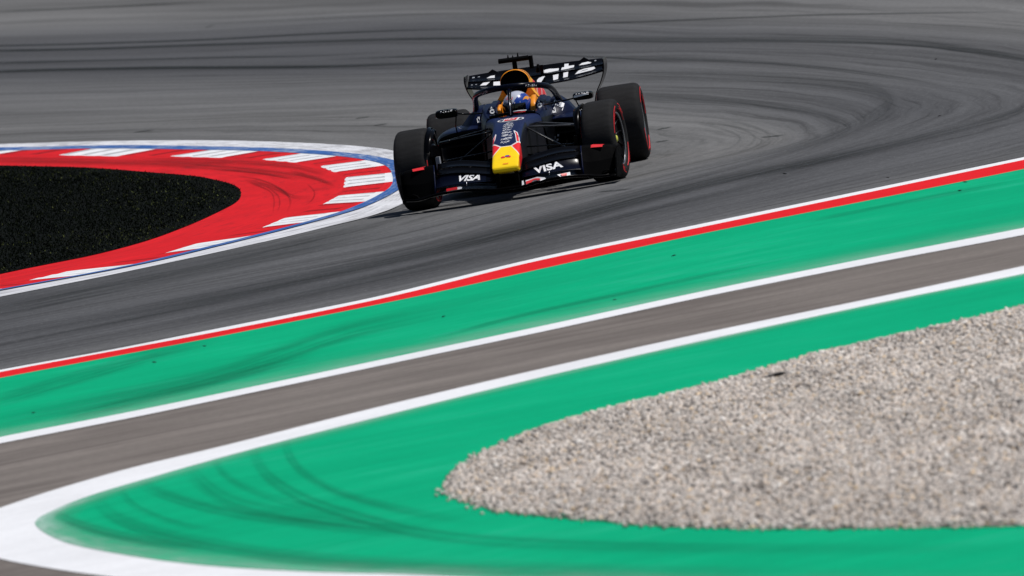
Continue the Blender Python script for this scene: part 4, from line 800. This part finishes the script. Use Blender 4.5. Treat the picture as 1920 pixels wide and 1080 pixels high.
# ---- sidepods
for s in (-1, 1):
    mb = MB(); rings = []
    for (x, zt, zb, yi, yo) in cat_curve([(-1.02, .600, .455, .28, .73), (-1.10, .618, .43, .27, .745), (-1.35, .635, .32, .26, .76), (-1.8, .630, .20, .25, .74), (-2.4, .54, .12, .22, .66), (-3.0, .42, .10, .16, .50), (-3.5, .34, .10, .1, .36)], 5):
        n = 28; ring = []
        for i in range(n):
            a = 2*math.pi*i/n; c, q = math.cos(a), math.sin(a); p = .42
            yy = (yi+yo)/2+(yo-yi)/2*math.copysign(abs(c)**p, c); zz = (zt+zb)/2+(zt-zb)/2*math.copysign(abs(q)**p, q)
            if q > 0: zz -= .05*((yy-yi)/(yo-yi))**2.5
            ring.append((x, s*yy, zz))
        rings.append(ring)
    mb.loft(rings, 0)
    b = mb.bvh()
    pod = part(mb, 'sidepod', ['pod'])
    mb = MB(); drape(mb, b, scribble(7, .19, .16, 40+s, .2), (-1.38, s*.46, 1), (0, 1, 0), (-1, 0, 0), (0, 0, -1), 0, .004); mb.build('lettering', ['white'], pod)
    mb = MB(); mb.plate([(-1.015, s*.30, .585), (-1.015, s*.70, .54), (-1.015, s*.70, .475), (-1.015, s*.30, .475)], (.006, 0, 0)); mb.build('air_inlet', ['void'], pod)
    # shoulder between cockpit side and sidepod
    mb = MB(); rings = []
    for (x, z1, z2, y1, y2) in [(-1.10, .64, .60, .30, .36), (-1.35, .765, .62, .30, .53), (-1.7, .785, .62, .32, .52), (-2.2, .70, .56, .26, .50), (-2.8, .58, .46, .2, .40)]:
        rings.append([(x, s*y1, z2-.1), (x, s*y1, z1), (x, s*(y1*.7+y2*.3), z1-.01), (x, s*(y1*.35+y2*.65), z1*.6+z2*.4), (x, s*y2, z2), (x, s*y2, z2-.1)])
    mb.loft(rings, 0)
    b = mb.bvh()
    if s > 0: drape(mb, b, poly2d([(-.055, -.035), (.035, -.035), (.055, .03), (-.03, .035)]), (-1.28, .375, 1), (0, 1, 0), (-1.6, 0, 0), (0, 0, -1), 1, .004); drape(mb, b, scribble(3, .055, .05, 4), (-1.28, .375, 1), (0, 1, 0), (-1.6, 0, 0), (0, 0, -1), 2, .007)
    drape(mb, b, scribble(3, .035, .05, 55+s, -.2), (0, s*.345, .668), (0, 1, 0), (0, 0, 1), (-1, 0, 0), 1, .004)
    part(mb, 'side_shoulder', ['navy', 'white', 'grey', 'blue'])

# ---- floor, plank, fences, diffuser
mb = MB(); ol = [(-.62, .24), (-.86, .42), (-.98, .66), (-1.3, .76), (-2.9, .72), (-3.1, .58), (-3.95, .55)]
out = [(x, y, .075) for x, y in ol]+[(x, -y, .075) for x, y in ol[::-1]]
mb.plate(out, (0, 0, .03)); mb.box((-2.1, 0, .045), (3.0, .34, .03), 0)
for s in (-1, 1):
    for k, (y0, y1, h) in enumerate(((.28, .25, .36), (.40, .36, .30), (.52, .47, .26), (.64, .60, .24))):
        mb.plate([(-.80-.05*k, s*y0, .09), (-.84-.05*k, s*(y0+.03), .09+h*.6), (-.92-.05*k, s*(y0+.03), .09+h), (-1.5, s*y1, .09+h), (-1.6, s*y1, .09)], (0, .008, 0))
    mb.plate([(-3.0, s*.5, .06), (-4.2, s*.52, .28), (-4.2, s*.52, .06)], (0, .01, 0))
mb.plate([(-3.3, -.5, .08), (-3.3, .5, .08), (-4.25, .5, .30), (-4.25, -.5, .30)], (0, 0, .012))
drape(mb, None, text2d('M', .13, .1, .012), (-.96, .255, .425), (0, 1, 0), (0, .05, 1), (-1, 0, 0), 1, .03)
drape(mb, None, scribble(3, .07, .055, 8), (-.96, .330, .425), (0, 1, 0), (0, .05, 1), (-1, 0, 0), 1, .03)
part(mb, 'floor', ['matt_black', 'grey'])

# ---- front wing
def wing(mb, tab, thick=.016, mat=0, n=22, sub=4):
    """wing from stations (y, x_le, z_le, x_te, z_te); concave upper side, rounded nose"""
    rings = []
    for (y, xl, zl, xt, zt) in cat_curve(tab, sub):
        ring = []; d = Vector((xt-xl, 0, zt-zl)); L = d.length; d.normalize(); nn = Vector((-d.z, 0, d.x)) if d.x < 0 else Vector((d.z, 0, -d.x))
        nn = Vector((d.z, 0, -d.x)) if Vector((d.z, 0, -d.x)).z > 0 else -Vector((d.z, 0, -d.x))
        for side in (1, -1):
            for i in range(n//2):
                t = i/(n//2-1) if side == 1 else 1-i/(n//2-1)
                t = t*t*(3-2*t)*.5+t*.5
                th = thick*(1.5*math.sqrt(max(t, 0))*(1-t)+.10)
                cam_ = -.10*L*math.sin(math.pi*t)
                p = Vector((xl, y, zl))+d*(L*t)+nn*(cam_+side*th*.7); ring.append(tuple(p))
        rings.append(ring)
    mb.loft(rings, mat)

for _once in (0,):
    mb = MB()
    T = [(.0, 1.10, .118, .82, .150), (.12, 1.10, .120, .82, .155), (.30, 1.075, .142, .80, .180), (.50, 1.02, .150, .76, .182), (.68, .93, .132, .68, .170), (.82, .84, .105, .60, .150), (.965, .74, .110, .52, .15)]
    tab = [(-a, *r) for a, *r in T[:0:-1]]+T; wing(mb, tab, .030)
    b = mb.bvh(); fr = (-1, 0, 0)
    # red and white flashes: thin raised panels lying on the leading edge
    Tm = np.array(T)
    def le(y): return np.interp(abs(y), Tm[:, 0], Tm[:, 1]), np.interp(abs(y), Tm[:, 0], Tm[:, 2])
    def flash(pts, m, off):
        P = []
        for y, h in pts: x, z = le(y); P.append((x+.016-h*.75+off, y, z+h+.004+off*.5))
        mb.plate(P, (.004, 0, .002), m)
    flash([(.165, -.006), (.215, .003), (.262, .006), (.300, -.006), (.345, .004), (.335, .016), (.27, .034), (.165, .030)], 1, 0)
    flash([(.168, -.006), (.215, .000), (.232, .012), (.262, .012), (.268, .004), (.300, .004), (.288, .016), (.25, .024), (.168, .018)], 2, .006)
    flash([(.130, -.004), (.150, .0), (.146, .034), (.132, .034)], 1, 0)
    flash([(.445, .020), (.470, -.002), (.560, .004), (.558, .030)], 1, 0)
    flash([(.475, .018), (.487, .000), (.528, .000), (.530, .020)], 2, .006)
    flash([(-.545, .000), (-.545, .022), (-.42, .028), (-.403, .022), (-.410, .008)], 1, 0)
    flash([(-.548, .000), (-.548, .022), (-.448, .025), (-.445, .005)], 2, .006)
    fw = part(mb, 'front_wing', ['carbon', 'white', 'red'])
for s in (-1, 1):
    flaps = [([(.125, .95, .185, .80, .228), (.28, .93, .192, .78, .268), (.46, .89, .192, .74, .292), (.60, .84, .186, .70, .288), (.655, .82, .18, .68, .27)], 'VISA'),
             ([(.125, .82, .235, .70, .285), (.30, .80, .270, .68, .318), (.46, .76, .292, .64, .338), (.64, .70, .29, .58, .335)], None),
             ([(.125, .70, .290, .58, .335), (.30, .68, .325, .56, .372), (.46, .64, .345, .52, .392), (.64, .58, .34, .46, .38)], None)]
    for tab, word in flaps:
        mb = MB(); wing(mb, [(s*r[0], *r[1:]) for r in tab], .014)
        if word:
            b = mb.bvh(); sh = text2d(word, .118 if s > 0 else .102, -.10 if s > 0 else .40, .035)
            drape(mb, b, (sh[0]*np.array([1.04, .62]), sh[1]), (1.0, .358 if s > 0 else -.345, .240 if s > 0 else .238), (0, 1, .10 if s > 0 else -.04), (0, -.12 if s > 0 else .0, 1), (-1, 0, 0), 1, .004)
            mb.tube([(.93, s*.37, .17), (.90, s*.37, .215)], .004, 6, 2)
        f = mb.build('wing_flap', [K['dark_navy'] if word else K['carbon'], K['white'], K['alloy']], fw)
    # steep outer flaps and end plate standing in front of the tyre
    mb = MB(); rings = []
    for (y, z0, z1, x0, x1) in cat_curve([(.665, .135, .378, .80, .66), (.70, .105, .376, .79, .655), (.78, .098, .370, .77, .64), (.86, .115, .362, .74, .62), (.93, .14, .352, .70, .60), (.965, .16, .335, .66, .58)], 4):
        rings.append([(x0, s*y, z0), (x0+.012, s*y, z0+.012), ((x0+x1)/2+.03, s*y, (z0+z1)/2), (x1+.018, s*y, z1-.012), (x1, s*y, z1), (x1-.10, s*y, z1+.006), (x1-.10, s*y, z1-.012), (x1-.02, s*y, z1-.03), ((x0+x1)/2, s*y, (z0+z1)/2), (x0-.03, s*y, z0)])
    mb.loft(rings, 0, smooth=False)
    b = mb.bvh()
    drape(mb, b, poly2d([(-.055, -.045), (.05, -.045), (.062, .03), (-.04, .045)]), (.60, s*.80, .5), (0, 1, 0), (-1, 0, 0), (0, 0, -1), 1, .002)
    mb.add([(.672, s*.745, .3575), (.672, s*.85, .352), (.640, s*.855, .3725), (.640, s*.755, .377)], [(0, 1, 2, 3)], 1, False)
    mb.tube([(.83, s*.662, .125), (.80, s*.660, .20), (.72, s*.660, .30), (.66, s*.660, .382)], [.010, .008, .007, .006], 8, 2)
    mb.tube([(.80, s*.665, .120), (.795, s*.72, .097), (.785, s*.79, .096), (.78, s*.815, .108), (.775, s*.835, .135), (.77, s*.865, .150), (.76, s*.895, .135), (.75, s*.915, .105)], .007, 8, 0)
    mb.build('outer_flap', [K['matt_black'], K['red'], K['navy']], fw)
    mb = MB(); mb.plate([(.86, s*.955, .085), (.80, s*.965, .25), (.66, s*.975, .335), (.40, s*.985, .345), (.36, s*.985, .09), (.55, s*.96, .06)], (0, .012, 0)); mb.build('end_plate', [K['matt_black']], fw)

# ---- suspension: streamlined arms from the body to the wheels
for s in (-1, 1):
    for a, bb, r in (((-.14, .150, .585), (-.02, .640, .545), .016), ((-.46, .22, .60), (-.06, .640, .545), .016),
                     ((.12, .150, .345), (.02, .66, .235), .016), ((-.40, .20, .335), (-.02, .66, .235), .016),
                     ((-.10, .158, .575), (-.03, .61, .275), .018), ((.16, .150, .42), (.13, .64, .385), .012)):
        mb = MB(); A, B = Vector((a[0], s*a[1], a[2])), Vector((bb[0], s*bb[1], bb[2]))
        # flattened section: wide along x, thin in z
        rings = []
        for t in np.linspace(0, 1, 5):
            p = A.lerp(B, t); rings.append([(p.x+r*2.0*math.cos(q), p.y, p.z+r*.55*math.sin(q)) for q in np.linspace(0, 2*math.pi, 12, endpoint=False)])
        mb.loft(rings, 0); part(mb, 'suspension_arm', ['grey_carbon' if a[2] > .5 and s > 0 else 'carbon'])  # upper arms on the left get the painted glint
    for a, bb in (((-3.3, .12, .50), (-3.58, .58, .48)), ((-3.75, .12, .48), (-3.62, .58, .48)), ((-3.2, .14, .25), (-3.58, .58, .22)), ((-3.8, .12, .25), (-3.62, .58, .22))):
        mb = MB(); mb.tube([(a[0], s*a[1], a[2]), (bb[0], s*bb[1], bb[2])], .02, 8, 0, .6); part(mb, 'suspension_arm', ['carbon'])

# ---- mirrors
for s in (-1, 1):
    mb = MB(); zc = .780; y0, y1 = (.565, .748) if s > 0 else (.480, .682)
    rings = []
    for x, k in ((-.50, .55), (-.515, .8), (-.55, .97), (-.62, 1.0)):
        h = .037*k if s > 0 else .041*k; ym, hw = (y0+y1)/2, (y1-y0)/2*(.9+.1*k)
        rings.append([(x, s*(ym+hw*math.copysign(abs(math.cos(a))**.45, math.cos(a))), zc+h*math.copysign(abs(math.sin(a))**.45, math.sin(a))) for a in np.linspace(0, 2*math.pi, 28, endpoint=False)])
    mb.loft(rings, 0)
    mb.add([(-.6205, s*(y0+.01), zc-.028), (-.6205, s*(y1-.01), zc-.028), (-.6205, s*(y1-.01), zc+.028), (-.6205, s*(y0+.01), zc+.028)], [(0, 1, 2, 3)], 1, False)
    b = mb.bvh(); ym = s*(y0+y1)/2
    if s > 0:
        drape(mb, b, poly2d([(-.078, -.012), (0, -.008), (.062, -.004), (.066, .014), (0, .010), (-.074, .008)]), (0, ym-.004, zc+.010), (0, 1, .06), (0, 0, 1), (-1, 0, 0), 2, .003)  # white strip: sun glare on the housing, painted on
        drape(mb, b, scribble(5, .12, .014, 31), (0, ym, zc+.030), (0, 1, .0), (0, 0, 1), (-1, 0, 0), 2, .003)
    else: drape(mb, b, scribble(5, .115, .016, 32, .4), (0, ym+.004, zc+.026), (0, 1, .0), (0, 0, 1), (-1, 0, 0), 2, .003)
    mir = part(mb, 'wing_mirror', ['carbon', 'glass', 'white'])
    mb = MB(); mb.tube([(-.60, s*(y0+.01), zc-.012), (-.66, s*.42, .752), (-.80, s*.28, .735)], .007, 8, 0); mb.tube([(-.58, s*(y0+.02), zc-.03), (-.68, s*(y0+.045), .66), (-.95, s*(y0+.06), .58)], .006, 8, 0)
    mb.build('mirror_stay', [K['carbon']], mir)

# ---- rear wing
mb = MB(); ys = np.linspace(-.635, .635, 19)
def rwz(y, mid, end, p=2.6): t = min(1, abs(y)/.635); return mid+(end-mid)*t**p
wing(mb, [(y, -3.98, rwz(y, .818, .878), -4.20, rwz(y, .899, .922)) for y in ys], .024, 0, 26, 3)
b = mb.bvh(); fr = (-1, 0, 0)
def letters(mb, b, shapes, m=1, off=.005):
    for pts in shapes:
        P = []                                          # extra points along the outline keep the lettering on the curved skin
        for i, p in enumerate(pts):
            q = pts[(i+1) % len(pts)]; k = max(1, int(math.hypot(q[0]-p[0], q[1]-p[1])/.03))
            P += [(p[0]+(q[0]-p[0])*j/k, p[1]+(q[1]-p[1])*j/k) for j in range(k)]
        drape(mb, b, poly2d(P), (-4, 0, 0), (0, 1, 0), (0, 0, 1), fr, m, off)
low = [[(.085, .888), (.058, .886), (.028, .878), (.010, .862), (.011, .838), (.050, .840)], [(.160, .886), (.213, .890), (.208, .848), (.164, .842)], [(.259, .895), (.304, .898), (.299, .856), (.256, .853)],
       [(.366, .868), (.400, .897), (.462, .909), (.549, .914), (.560, .898), (.529, .887), (.457, .878)],
       [(-.524, .881), (-.493, .902), (-.431, .901), (-.465, .877)], [(-.397, .897), (-.321, .893), (-.324, .858), (-.399, .866)], [(-.321, .868), (-.295, .862), (-.299, .853), (-.322, .857)]]
letters(mb, b, low)
letters(mb, b, [[(.415, .884), (.444, .896), (.492, .899), (.475, .889)]], 0, .008)
letters(mb, b, [[(-.606, .893), (-.590, .893), (-.592, .899), (-.604, .899)], [(-.566, .893), (-.552, .893), (-.552, .898), (-.566, .898)]], 2)
rw = part(mb, 'rear_wing', ['carbon', 'white', 'grey'])
mb = MB(); wing(mb, [(y, -4.19, rwz(y, .903, .926), -4.42, rwz(y, .984, .974)) for y in ys], .014, 0, 26, 3); b = mb.bvh()
hi = [[(.040, .918), (.062, .934), (.090, .942), (.127, .944), (.165, .940), (.212, .938), (.210, .920), (.162, .917), (.107, .914)], [(.234, .920), (.239, .940), (.262, .942), (.265, .969), (.304, .967), (.303, .947), (.356, .948), (.354, .930), (.298, .924)],
      [(.399, .940), (.429, .957), (.485, .962), (.518, .951), (.506, .944), (.45, .940)], [(-.469, .934), (-.432, .949), (-.392, .951), (-.392, .929)]]
letters(mb, b, hi)
letters(mb, b, [[(-.606, .950), (-.582, .950), (-.580, .960), (-.602, .960)], [(-.552, .952), (-.532, .952), (-.530, .958), (-.55, .958)], [(.545, .958), (.562, .958), (.566, .966), (.55, .968)]], 2)
for y in (-.40, .46): mb.plate([(-4.24, y-.06, .975), (-4.24, y+.06, .975), (-4.27, y+.0, 1.012)], (.02, 0, 0), 0)
mb.box((-4.25, .06, .955), (.10, .03, .08), 0)
mb.build('wing_flap', [K['carbon'], K['white'], K['grey']], rw)
for s in (-1, 1):
    mb = MB(); rings = []
    for (y, z, xf, xb) in cat_curve([(.648, .985, -3.95, -4.46), (.652, .93, -3.93, -4.48), (.640, .86, -3.93, -4.48), (.605, .775, -3.95, -4.46), (.555, .69, -4.0, -4.42), (.525, .60, -4.02, -4.38), (.515, .45, -4.02, -4.38), (.515, .30, -4.0, -4.36)], 4):
        rings.append([(xf, s*y, z), (xf-.05, s*(y+.006), z), (xb, s*(y+.004), z), (xb, s*(y-.004), z), (xf-.05, s*(y-.006), z)])
    mb.loft(rings, 0); mb.build('end_plate', [K['carbon']], rw)
mb = MB(); wing(mb, [(y, -4.0, .46-.02*abs(y), -4.22, .52) for y in np.linspace(-.51, .51, 7)], .02); mb.tube([(-3.6, 0, .50), (-4.0, 0, .66), (-4.1, 0, .83)], [.03, .022, .02], 8, 0, 2.0)
mb.build('beam_wing', [K['carbon']], rw)

# ---- wheels: thing > wheel > tyre, rim
def arc_text(mb, s, r, y, a_mid, size, side, cx, cz, mat):
    v, f = text2d(s, size, 0, .03); V = []
    for p in v:
        a = a_mid-(p[0]/r)*side; rr = r+p[1]; V.append((cx+rr*math.cos(a), y, cz+rr*math.sin(a)))
    mb.add(V, f, mat, False)
def wheel(x, s, w, steer, spin):
    r = .36; yc = s*(1-w/2); wh = bpy.data.objects.new('wheel', None); col.objects.link(wh); wh.parent = car; wh.location = (x, yc, r); wh.rotation_euler = (0, 0, rad(steer)); wh.empty_display_size = .2
    h = w/2; sw = 1.0
    prof = [(-h*.80, .232), (-h*.93, .245), (-h, .275), (-h, .298), (-h*.965, .322), (-h*.90, .341), (-h*.82, .3525), (-h*.70, .358), (-h*.4, .3597), (0, .360)]
    prof = prof+[(-o, q) for o, q in prof[-2::-1]]
    mb = MB(); mb.lathe(prof, (0, 0, 0), n=96)
    for side in (-1, 1):                                  # red sidewall lettering and ring
        yy = side*(h+.0012)
        for q in range(2):
            a0 = spin+q*math.pi
            arc_text(mb, 'PIRELLI', .287, yy, a0+.55, .036, side, 0, 0, 1)
            arc_text(mb, 'P ZERO', .287, yy, a0+1.95, .040, side, 0, 0, 1)
            for (b0, b1) in ((.05, 1.10), (1.50, 2.40)):
                n = 18; V = []
                for rr, y2 in ((.305, side*(h-.0016)), (.3135, side*(h-.0046))):
                    for i in range(n+1): a = a0+b0+(b1-b0)*i/n; V.append((rr*math.cos(a), y2+side*.004, rr*math.sin(a)))
                mb.add(V, [(i, i+1, i+n+2, i+n+1) for i in range(n)], 1, False)
                V = []
                for rr, y2 in ((.262, side*(h-.010)), (.268, side*(h-.003))):
                    for i in range(n+1): a = a0+b0+(b1-b0)*i/n; V.append((rr*math.cos(a), y2+side*.004, rr*math.sin(a)))
                mb.add(V, [(i, i+1, i+n+2, i+n+1) for i in range(n)], 1, False)
    mb.build('tyre', [K['tyre'], K['tyre_red']], wh)
    # rim with its cover disc (outer side), nut; brake drum with scoop on the inner side
    mb = MB(); o = s
    mb.lathe([(-o*h*.80, .232), (-o*h*.70, .222), (o*h*.70, .222), (o*h*.82, .233), (o*h*.86, .2365), (o*h*.86, .240)], (0, 0, 0), n=64)
    mb.lathe([(o*h*.80, .230), (o*h*.865, .2395), (o*h*.90, .236), (o*h*.86, .226)], (0, 0, 0), n=64, mat=1)
    mb.lathe([(o*h*.70, .222), (o*h*.62, .19), (o*h*.55, .08), (o*h*.52, .05)], (0, 0, 0), n=64)
    for i in range(10):
        a = 2*math.pi*i/10+spin; ca, sa = math.cos(a), math.sin(a)
        mb.tube([(.06*ca, o*h*.55, .06*sa), (.15*math.cos(a+.12), o*h*.62, .15*math.sin(a+.12)), (.215*math.cos(a+.2), o*h*.74, .215*math.sin(a+.2))], [.011, .008, .008], 6, 0)
    rim = mb.build('rim', [K['rim'], K['alloy']], wh)
    mb = MB(); mb.lathe([(o*h*.50, .05), (o*h*.62, .040), (o*h*.74, .024), (o*h*.76, .0)], (0, 0, 0), n=18, mat=0); mb.build('wheel_nut', [K['nut'] if s > 0 else K['alloy']], rim)
    mb = MB(); mb.lathe([(-o*h*.6, .215), (-o*(h+.02), .205), (-o*(h+.035), .18), (-o*(h+.035), .0)], (0, 0, 0), n=40)
    mb.plate([(.16, -o*(h+.04), -.05), (.20, -o*(h+.04), .10), (.12, -o*(h+.04), .19), (-.10, -o*(h+.04), .17), (-.10, -o*(h+.04), -.08)], (0, .05, 0))
    mb.box((.17, -o*(h+.075), .02), (.06, .035, .14), 1); mb.box((.14, -o*(h+.07), -.13), (.05, .05, .06), 1)
    mb.build('brake_duct', [K['carbon'], K['grey'] if s < 0 else K['carbon']], wh)
    if x > -1:                                            # curved deflector above the inner shoulder of the front tyre
        mb = MB(); V = []; n = 18
        for rr in (.352, .358):
            for i in range(n+1):
                a = rad(25)+rad(100)*i/n; ww = .05*math.sin(math.pi*(.12+.88*i/n))+.015
                V += [(rr*math.cos(a), -o*(h*1.02), rr*math.sin(a)), (rr*math.cos(a), -o*(h*1.02+ww), (rr-.03)*math.sin(a))]
        k = (n+1)*2; F = []
        for i in range(n):
            a = i*2; F += [(a, a+1, a+3, a+2), (k+a, k+a+2, k+a+3, k+a+1), (a, a+2, k+a+2, k+a), (a+1, k+a+1, k+a+3, a+3)]
        mb.add(V, F, 0); mb.tube([(-.02, -o*(h+.05), .18), (.02, -o*(h*1.02+.03), .350)], .008, 6, 0); mb.build('wheel_deflector', [K['carbon']], wh)
    return wh
wheel(0, 1, .305, -6.8, .15); wheel(0, -1, .305, -6.8, 1.0); wheel(-3.6, 1, .405, 0, .55); wheel(-3.6, -1, .405, 0, 1.4)

# ================================================================== the driver
def skin_mesh(name, verts, edges, radii, root=0, sub=2):
    me = bpy.data.meshes.new(name); me.from_pydata(verts, edges, []); o = bpy.data.objects.new(name, me); col.objects.link(o)
    m = o.modifiers.new('skin', 'SKIN'); m.use_smooth_shade = True
    for i, r in enumerate(radii): me.skin_vertices[0].data[i].radius = (r, r) if not isinstance(r, tuple) else r
    me.skin_vertices[0].data[root].use_root = True
    sd_ = o.modifiers.new('sub', 'SUBSURF'); sd_.levels = sub; sd_.render_levels = sub
    bpy.context.view_layer.update()
    ev = o.evaluated_get(bpy.context.evaluated_depsgraph_get()); m2 = bpy.data.meshes.new_from_object(ev)
    bpy.data.objects.remove(o); m2.name = name
    for p in m2.polygons: p.use_smooth = True
    return m2
pv = [(-.78, 0, .25), (-.92, 0, .38), (-1.04, 0, .50), (-1.08, 0, .58), (-1.07, .02, .66), (-1.06, .035, .74)]
pe = [(0, 1), (1, 2), (2, 3), (3, 4), (4, 5)]; pr = [(.15, .11), (.15, .11), (.17, .11), (.09, .09), (.06, .06), (.07, .07)]
for s in (-1, 1):
    k = len(pv); pv += [(-1.08, s*.17, .55), (-.96, s*.195, .47), (-.83, s*.16, .55), (-.775, s*.135, .60)]; pe += [(2, k), (k, k+1), (k+1, k+2), (k+2, k+3)]; pr += [.07, .05, .042, .032]
    k = len(pv); pv += [(-.70, s*.10, .27), (-.30, s*.085, .46), (.02, s*.07, .38), (.10, s*.07, .44)]; pe += [(0, k), (k, k+1), (k+1, k+2), (k+2, k+3)]; pr += [.085, .065, .045, .035]
bm_ = skin_mesh('person', pv, pe, pr); bm_.materials.append(K['suit'])
person = bpy.data.objects.new('person', bm_); col.objects.link(person)
tag(person, 'driver in white and blue helmet seated in the race car cockpit', 'person')
# helmet: shaped shell, visor opening, chin bar, top vents
HC = Vector((-1.05, .040, .752)); hrot = Matrix.Rotation(rad(-24), 3, 'Z') @ Matrix.Rotation(rad(-3), 3, 'X')
def shell(r=(.150, .126, .135), nu=56, nv=40):
    V = []
    for j in range(nv+1):
        ph = math.pi*j/nv-math.pi/2
        for i in range(nu):
            th = 2*math.pi*i/nu; c, s_, z = math.cos(ph)*math.cos(th), math.cos(ph)*math.sin(th), math.sin(ph)
            x = c*r[0]; y = s_*r[1]; zz = z*r[2]
            if z < 0 and c > 0: x *= 1.0+.10*(-z)*c*1.2         # chin pushes forward
            if z < -.55: zz = -.55*r[2]+(zz+.55*r[2])*.55
            V.append((x, y, zz))
    F = [(j*nu+i, j*nu+(i+1) % nu, (j+1)*nu+(i+1) % nu, (j+1)*nu+i) for j in range(nv) for i in range(nu)]
    return V, F
def mat_helmet():
    """silver top with a red script band, blue sides, white flashes, dark visor opening"""
    t = NT('helmet_paint'); x, y, z = t.sep(t.coord('Object')); n = t.noise(t.coord('Object'), 26, 2)
    zz = t.math('ADD', z, t.math('MULTIPLY', t.math('SUBTRACT', n, .5), .05)); ay = t.math('ABSOLUTE', y)
    c = t.mix(t.math('MULTIPLY', t.math('GREATER_THAN', zz, .030), t.math('LESS_THAN', t.math('ADD', y, t.math('MULTIPLY', zz, -.55)), .012)), (.010, .050, .32), (.52, .55, .66))
    c = t.mix(t.math('GREATER_THAN', t.math('SUBTRACT', ay, t.math('MULTIPLY', zz, .25)), .088), c, (.012, .05, .30))
    c = t.mix(t.math('MULTIPLY', t.math('GREATER_THAN', ay, .100), t.math('GREATER_THAN', zz, .055)), c, (.85, .33, .01))
    c = t.mix(t.math('MULTIPLY', t.math('LESS_THAN', zz, -.055), t.math('GREATER_THAN', n, .52)), c, (.55, .57, .62))
    t.base(c); t.set(rough=.22, spec=.5, coat=.5); return t.m
mb = MB(); V, F = shell(); mb.add(V, F, 0)
b = mb.bvh()
drape(mb, b, scribble(6, .085, .022, 61, .15), (.12, -.012, .078), (0, 1, 0), (0, 0, 1), (-1, 0, 0), 1, .002)
drape(mb, b, poly2d([(.045, .012), (.088, .018), (.087, .046), (.045, .042)]), (.12, 0, 0), (0, 1, 0), (0, 0, 1), (-1, 0, 0), 2, .002)
drape(mb, b, scribble(6, .10, .012, 62, .1), (.12, -.02, .040), (0, 1, 0), (0, 0, 1), (-1, 0, 0), 3, .002)
hel = mb.build('helmet', [mat_helmet(), K['red'], K['white'], K['carbon']], person); hel.location = HC; hel.rotation_euler = hrot.to_euler()
mb = MB(); V = []; nn = 24
for j in range(9):
    z = -.048+.078*j/8
    for i in range(nn+1):
        a = rad(-68)+rad(136)*i/nn; k = math.sqrt(max(0, 1-(z/.135)**2)); x = .150*k*math.cos(a); x *= 1+.10*max(0, -z/.135)*math.cos(a)*1.2; V.append((x*1.02+.001, .126*k*math.sin(a)*1.02, z))
mb.add(V, [(j*(nn+1)+i, j*(nn+1)+i+1, (j+1)*(nn+1)+i+1, (j+1)*(nn+1)+i) for j in range(8) for i in range(nn)], 0); mb.build('visor', [K['visor']], hel)
# gloves: palm and five bent fingers round each wheel grip
for s in (-1, 1):
    v = [(-.785, s*.150, .595), (-.765, s*.150, .615), (-.745, s*.148, .635)]; e = [(0, 1), (1, 2)]; r = [.026, .030, .024]
    for q, (dz, L) in enumerate(((.050, .9), (.032, 1.0), (.012, .95), (-.008, .8))):
        k = len(v); v += [(-.745, s*.165, .600+dz*.9), (-.722, s*.160, .600+dz), (-.714, s*(.160-.024*L), .600+dz), (-.728, s*(.160-.040*L), .600+dz)]; e += [(1, k), (k, k+1), (k+1, k+2), (k+2, k+3)]; r += [.0105, .010, .0095, .0085]
    k = len(v); v += [(-.768, s*.130, .628), (-.752, s*.112, .640), (-.738, s*.102, .646)]; e += [(1, k), (k, k+1), (k+1, k+2)]; r += [.012, .0105, .0095]
    g = skin_mesh('glove', v, e, r, 0, 1); g.materials.append(K['suit']); o = bpy.data.objects.new('glove', g); col.objects.link(o); o.parent = person

# ================================================================== bits of shed rubber lying about
K['rubber'] = mat_plain('shed_rubber', (.012, .012, .012), .85)
where = ['on the far grey asphalt right of the car', 'on asphalt beside the inner skid curve right of the car', 'on asphalt just above the white edge line', 'on asphalt right against the white edge line',
         'on green paint below the red edge, nearer the top right corner', 'on green paint close under the red edge at far right', 'on green paint between red edge and white line, below the nose', 'on green paint below the rear tyre',
         'on green paint beside the upper white line', 'on green paint at lower left by the red edge', 'on green paint, right one of the pair at left', 'on green paint low at the far left edge',
         'large and sunk in the upper rim of the gravel']
for i, (p, w) in enumerate(zip(DATA['bits'], where)):
    big = 1.9 if i == 12 else random.uniform(.38, .62); r = random.Random(i); mb = MB(); L = .045*big; pts = []
    for k in range(5): t = k/4-.5; pts.append((p[0]+L*.6*math.sin(2.2*t), p[1]+L*1.6*t, .016+.010*big*(1+math.sin(3*t+i))*.6+(.030 if i == 12 else 0)))
    mb.tube(pts, [.004*big, .011*big, .013*big*r.uniform(.8, 1.2), .010*big, .004*big], 7, 0, .75)
    o = mb.build('rubber_fragment', [K['rubber']]); tag(o, 'black rubber scrap '+w, 'rubber scrap', 'rubber scraps around the corner')
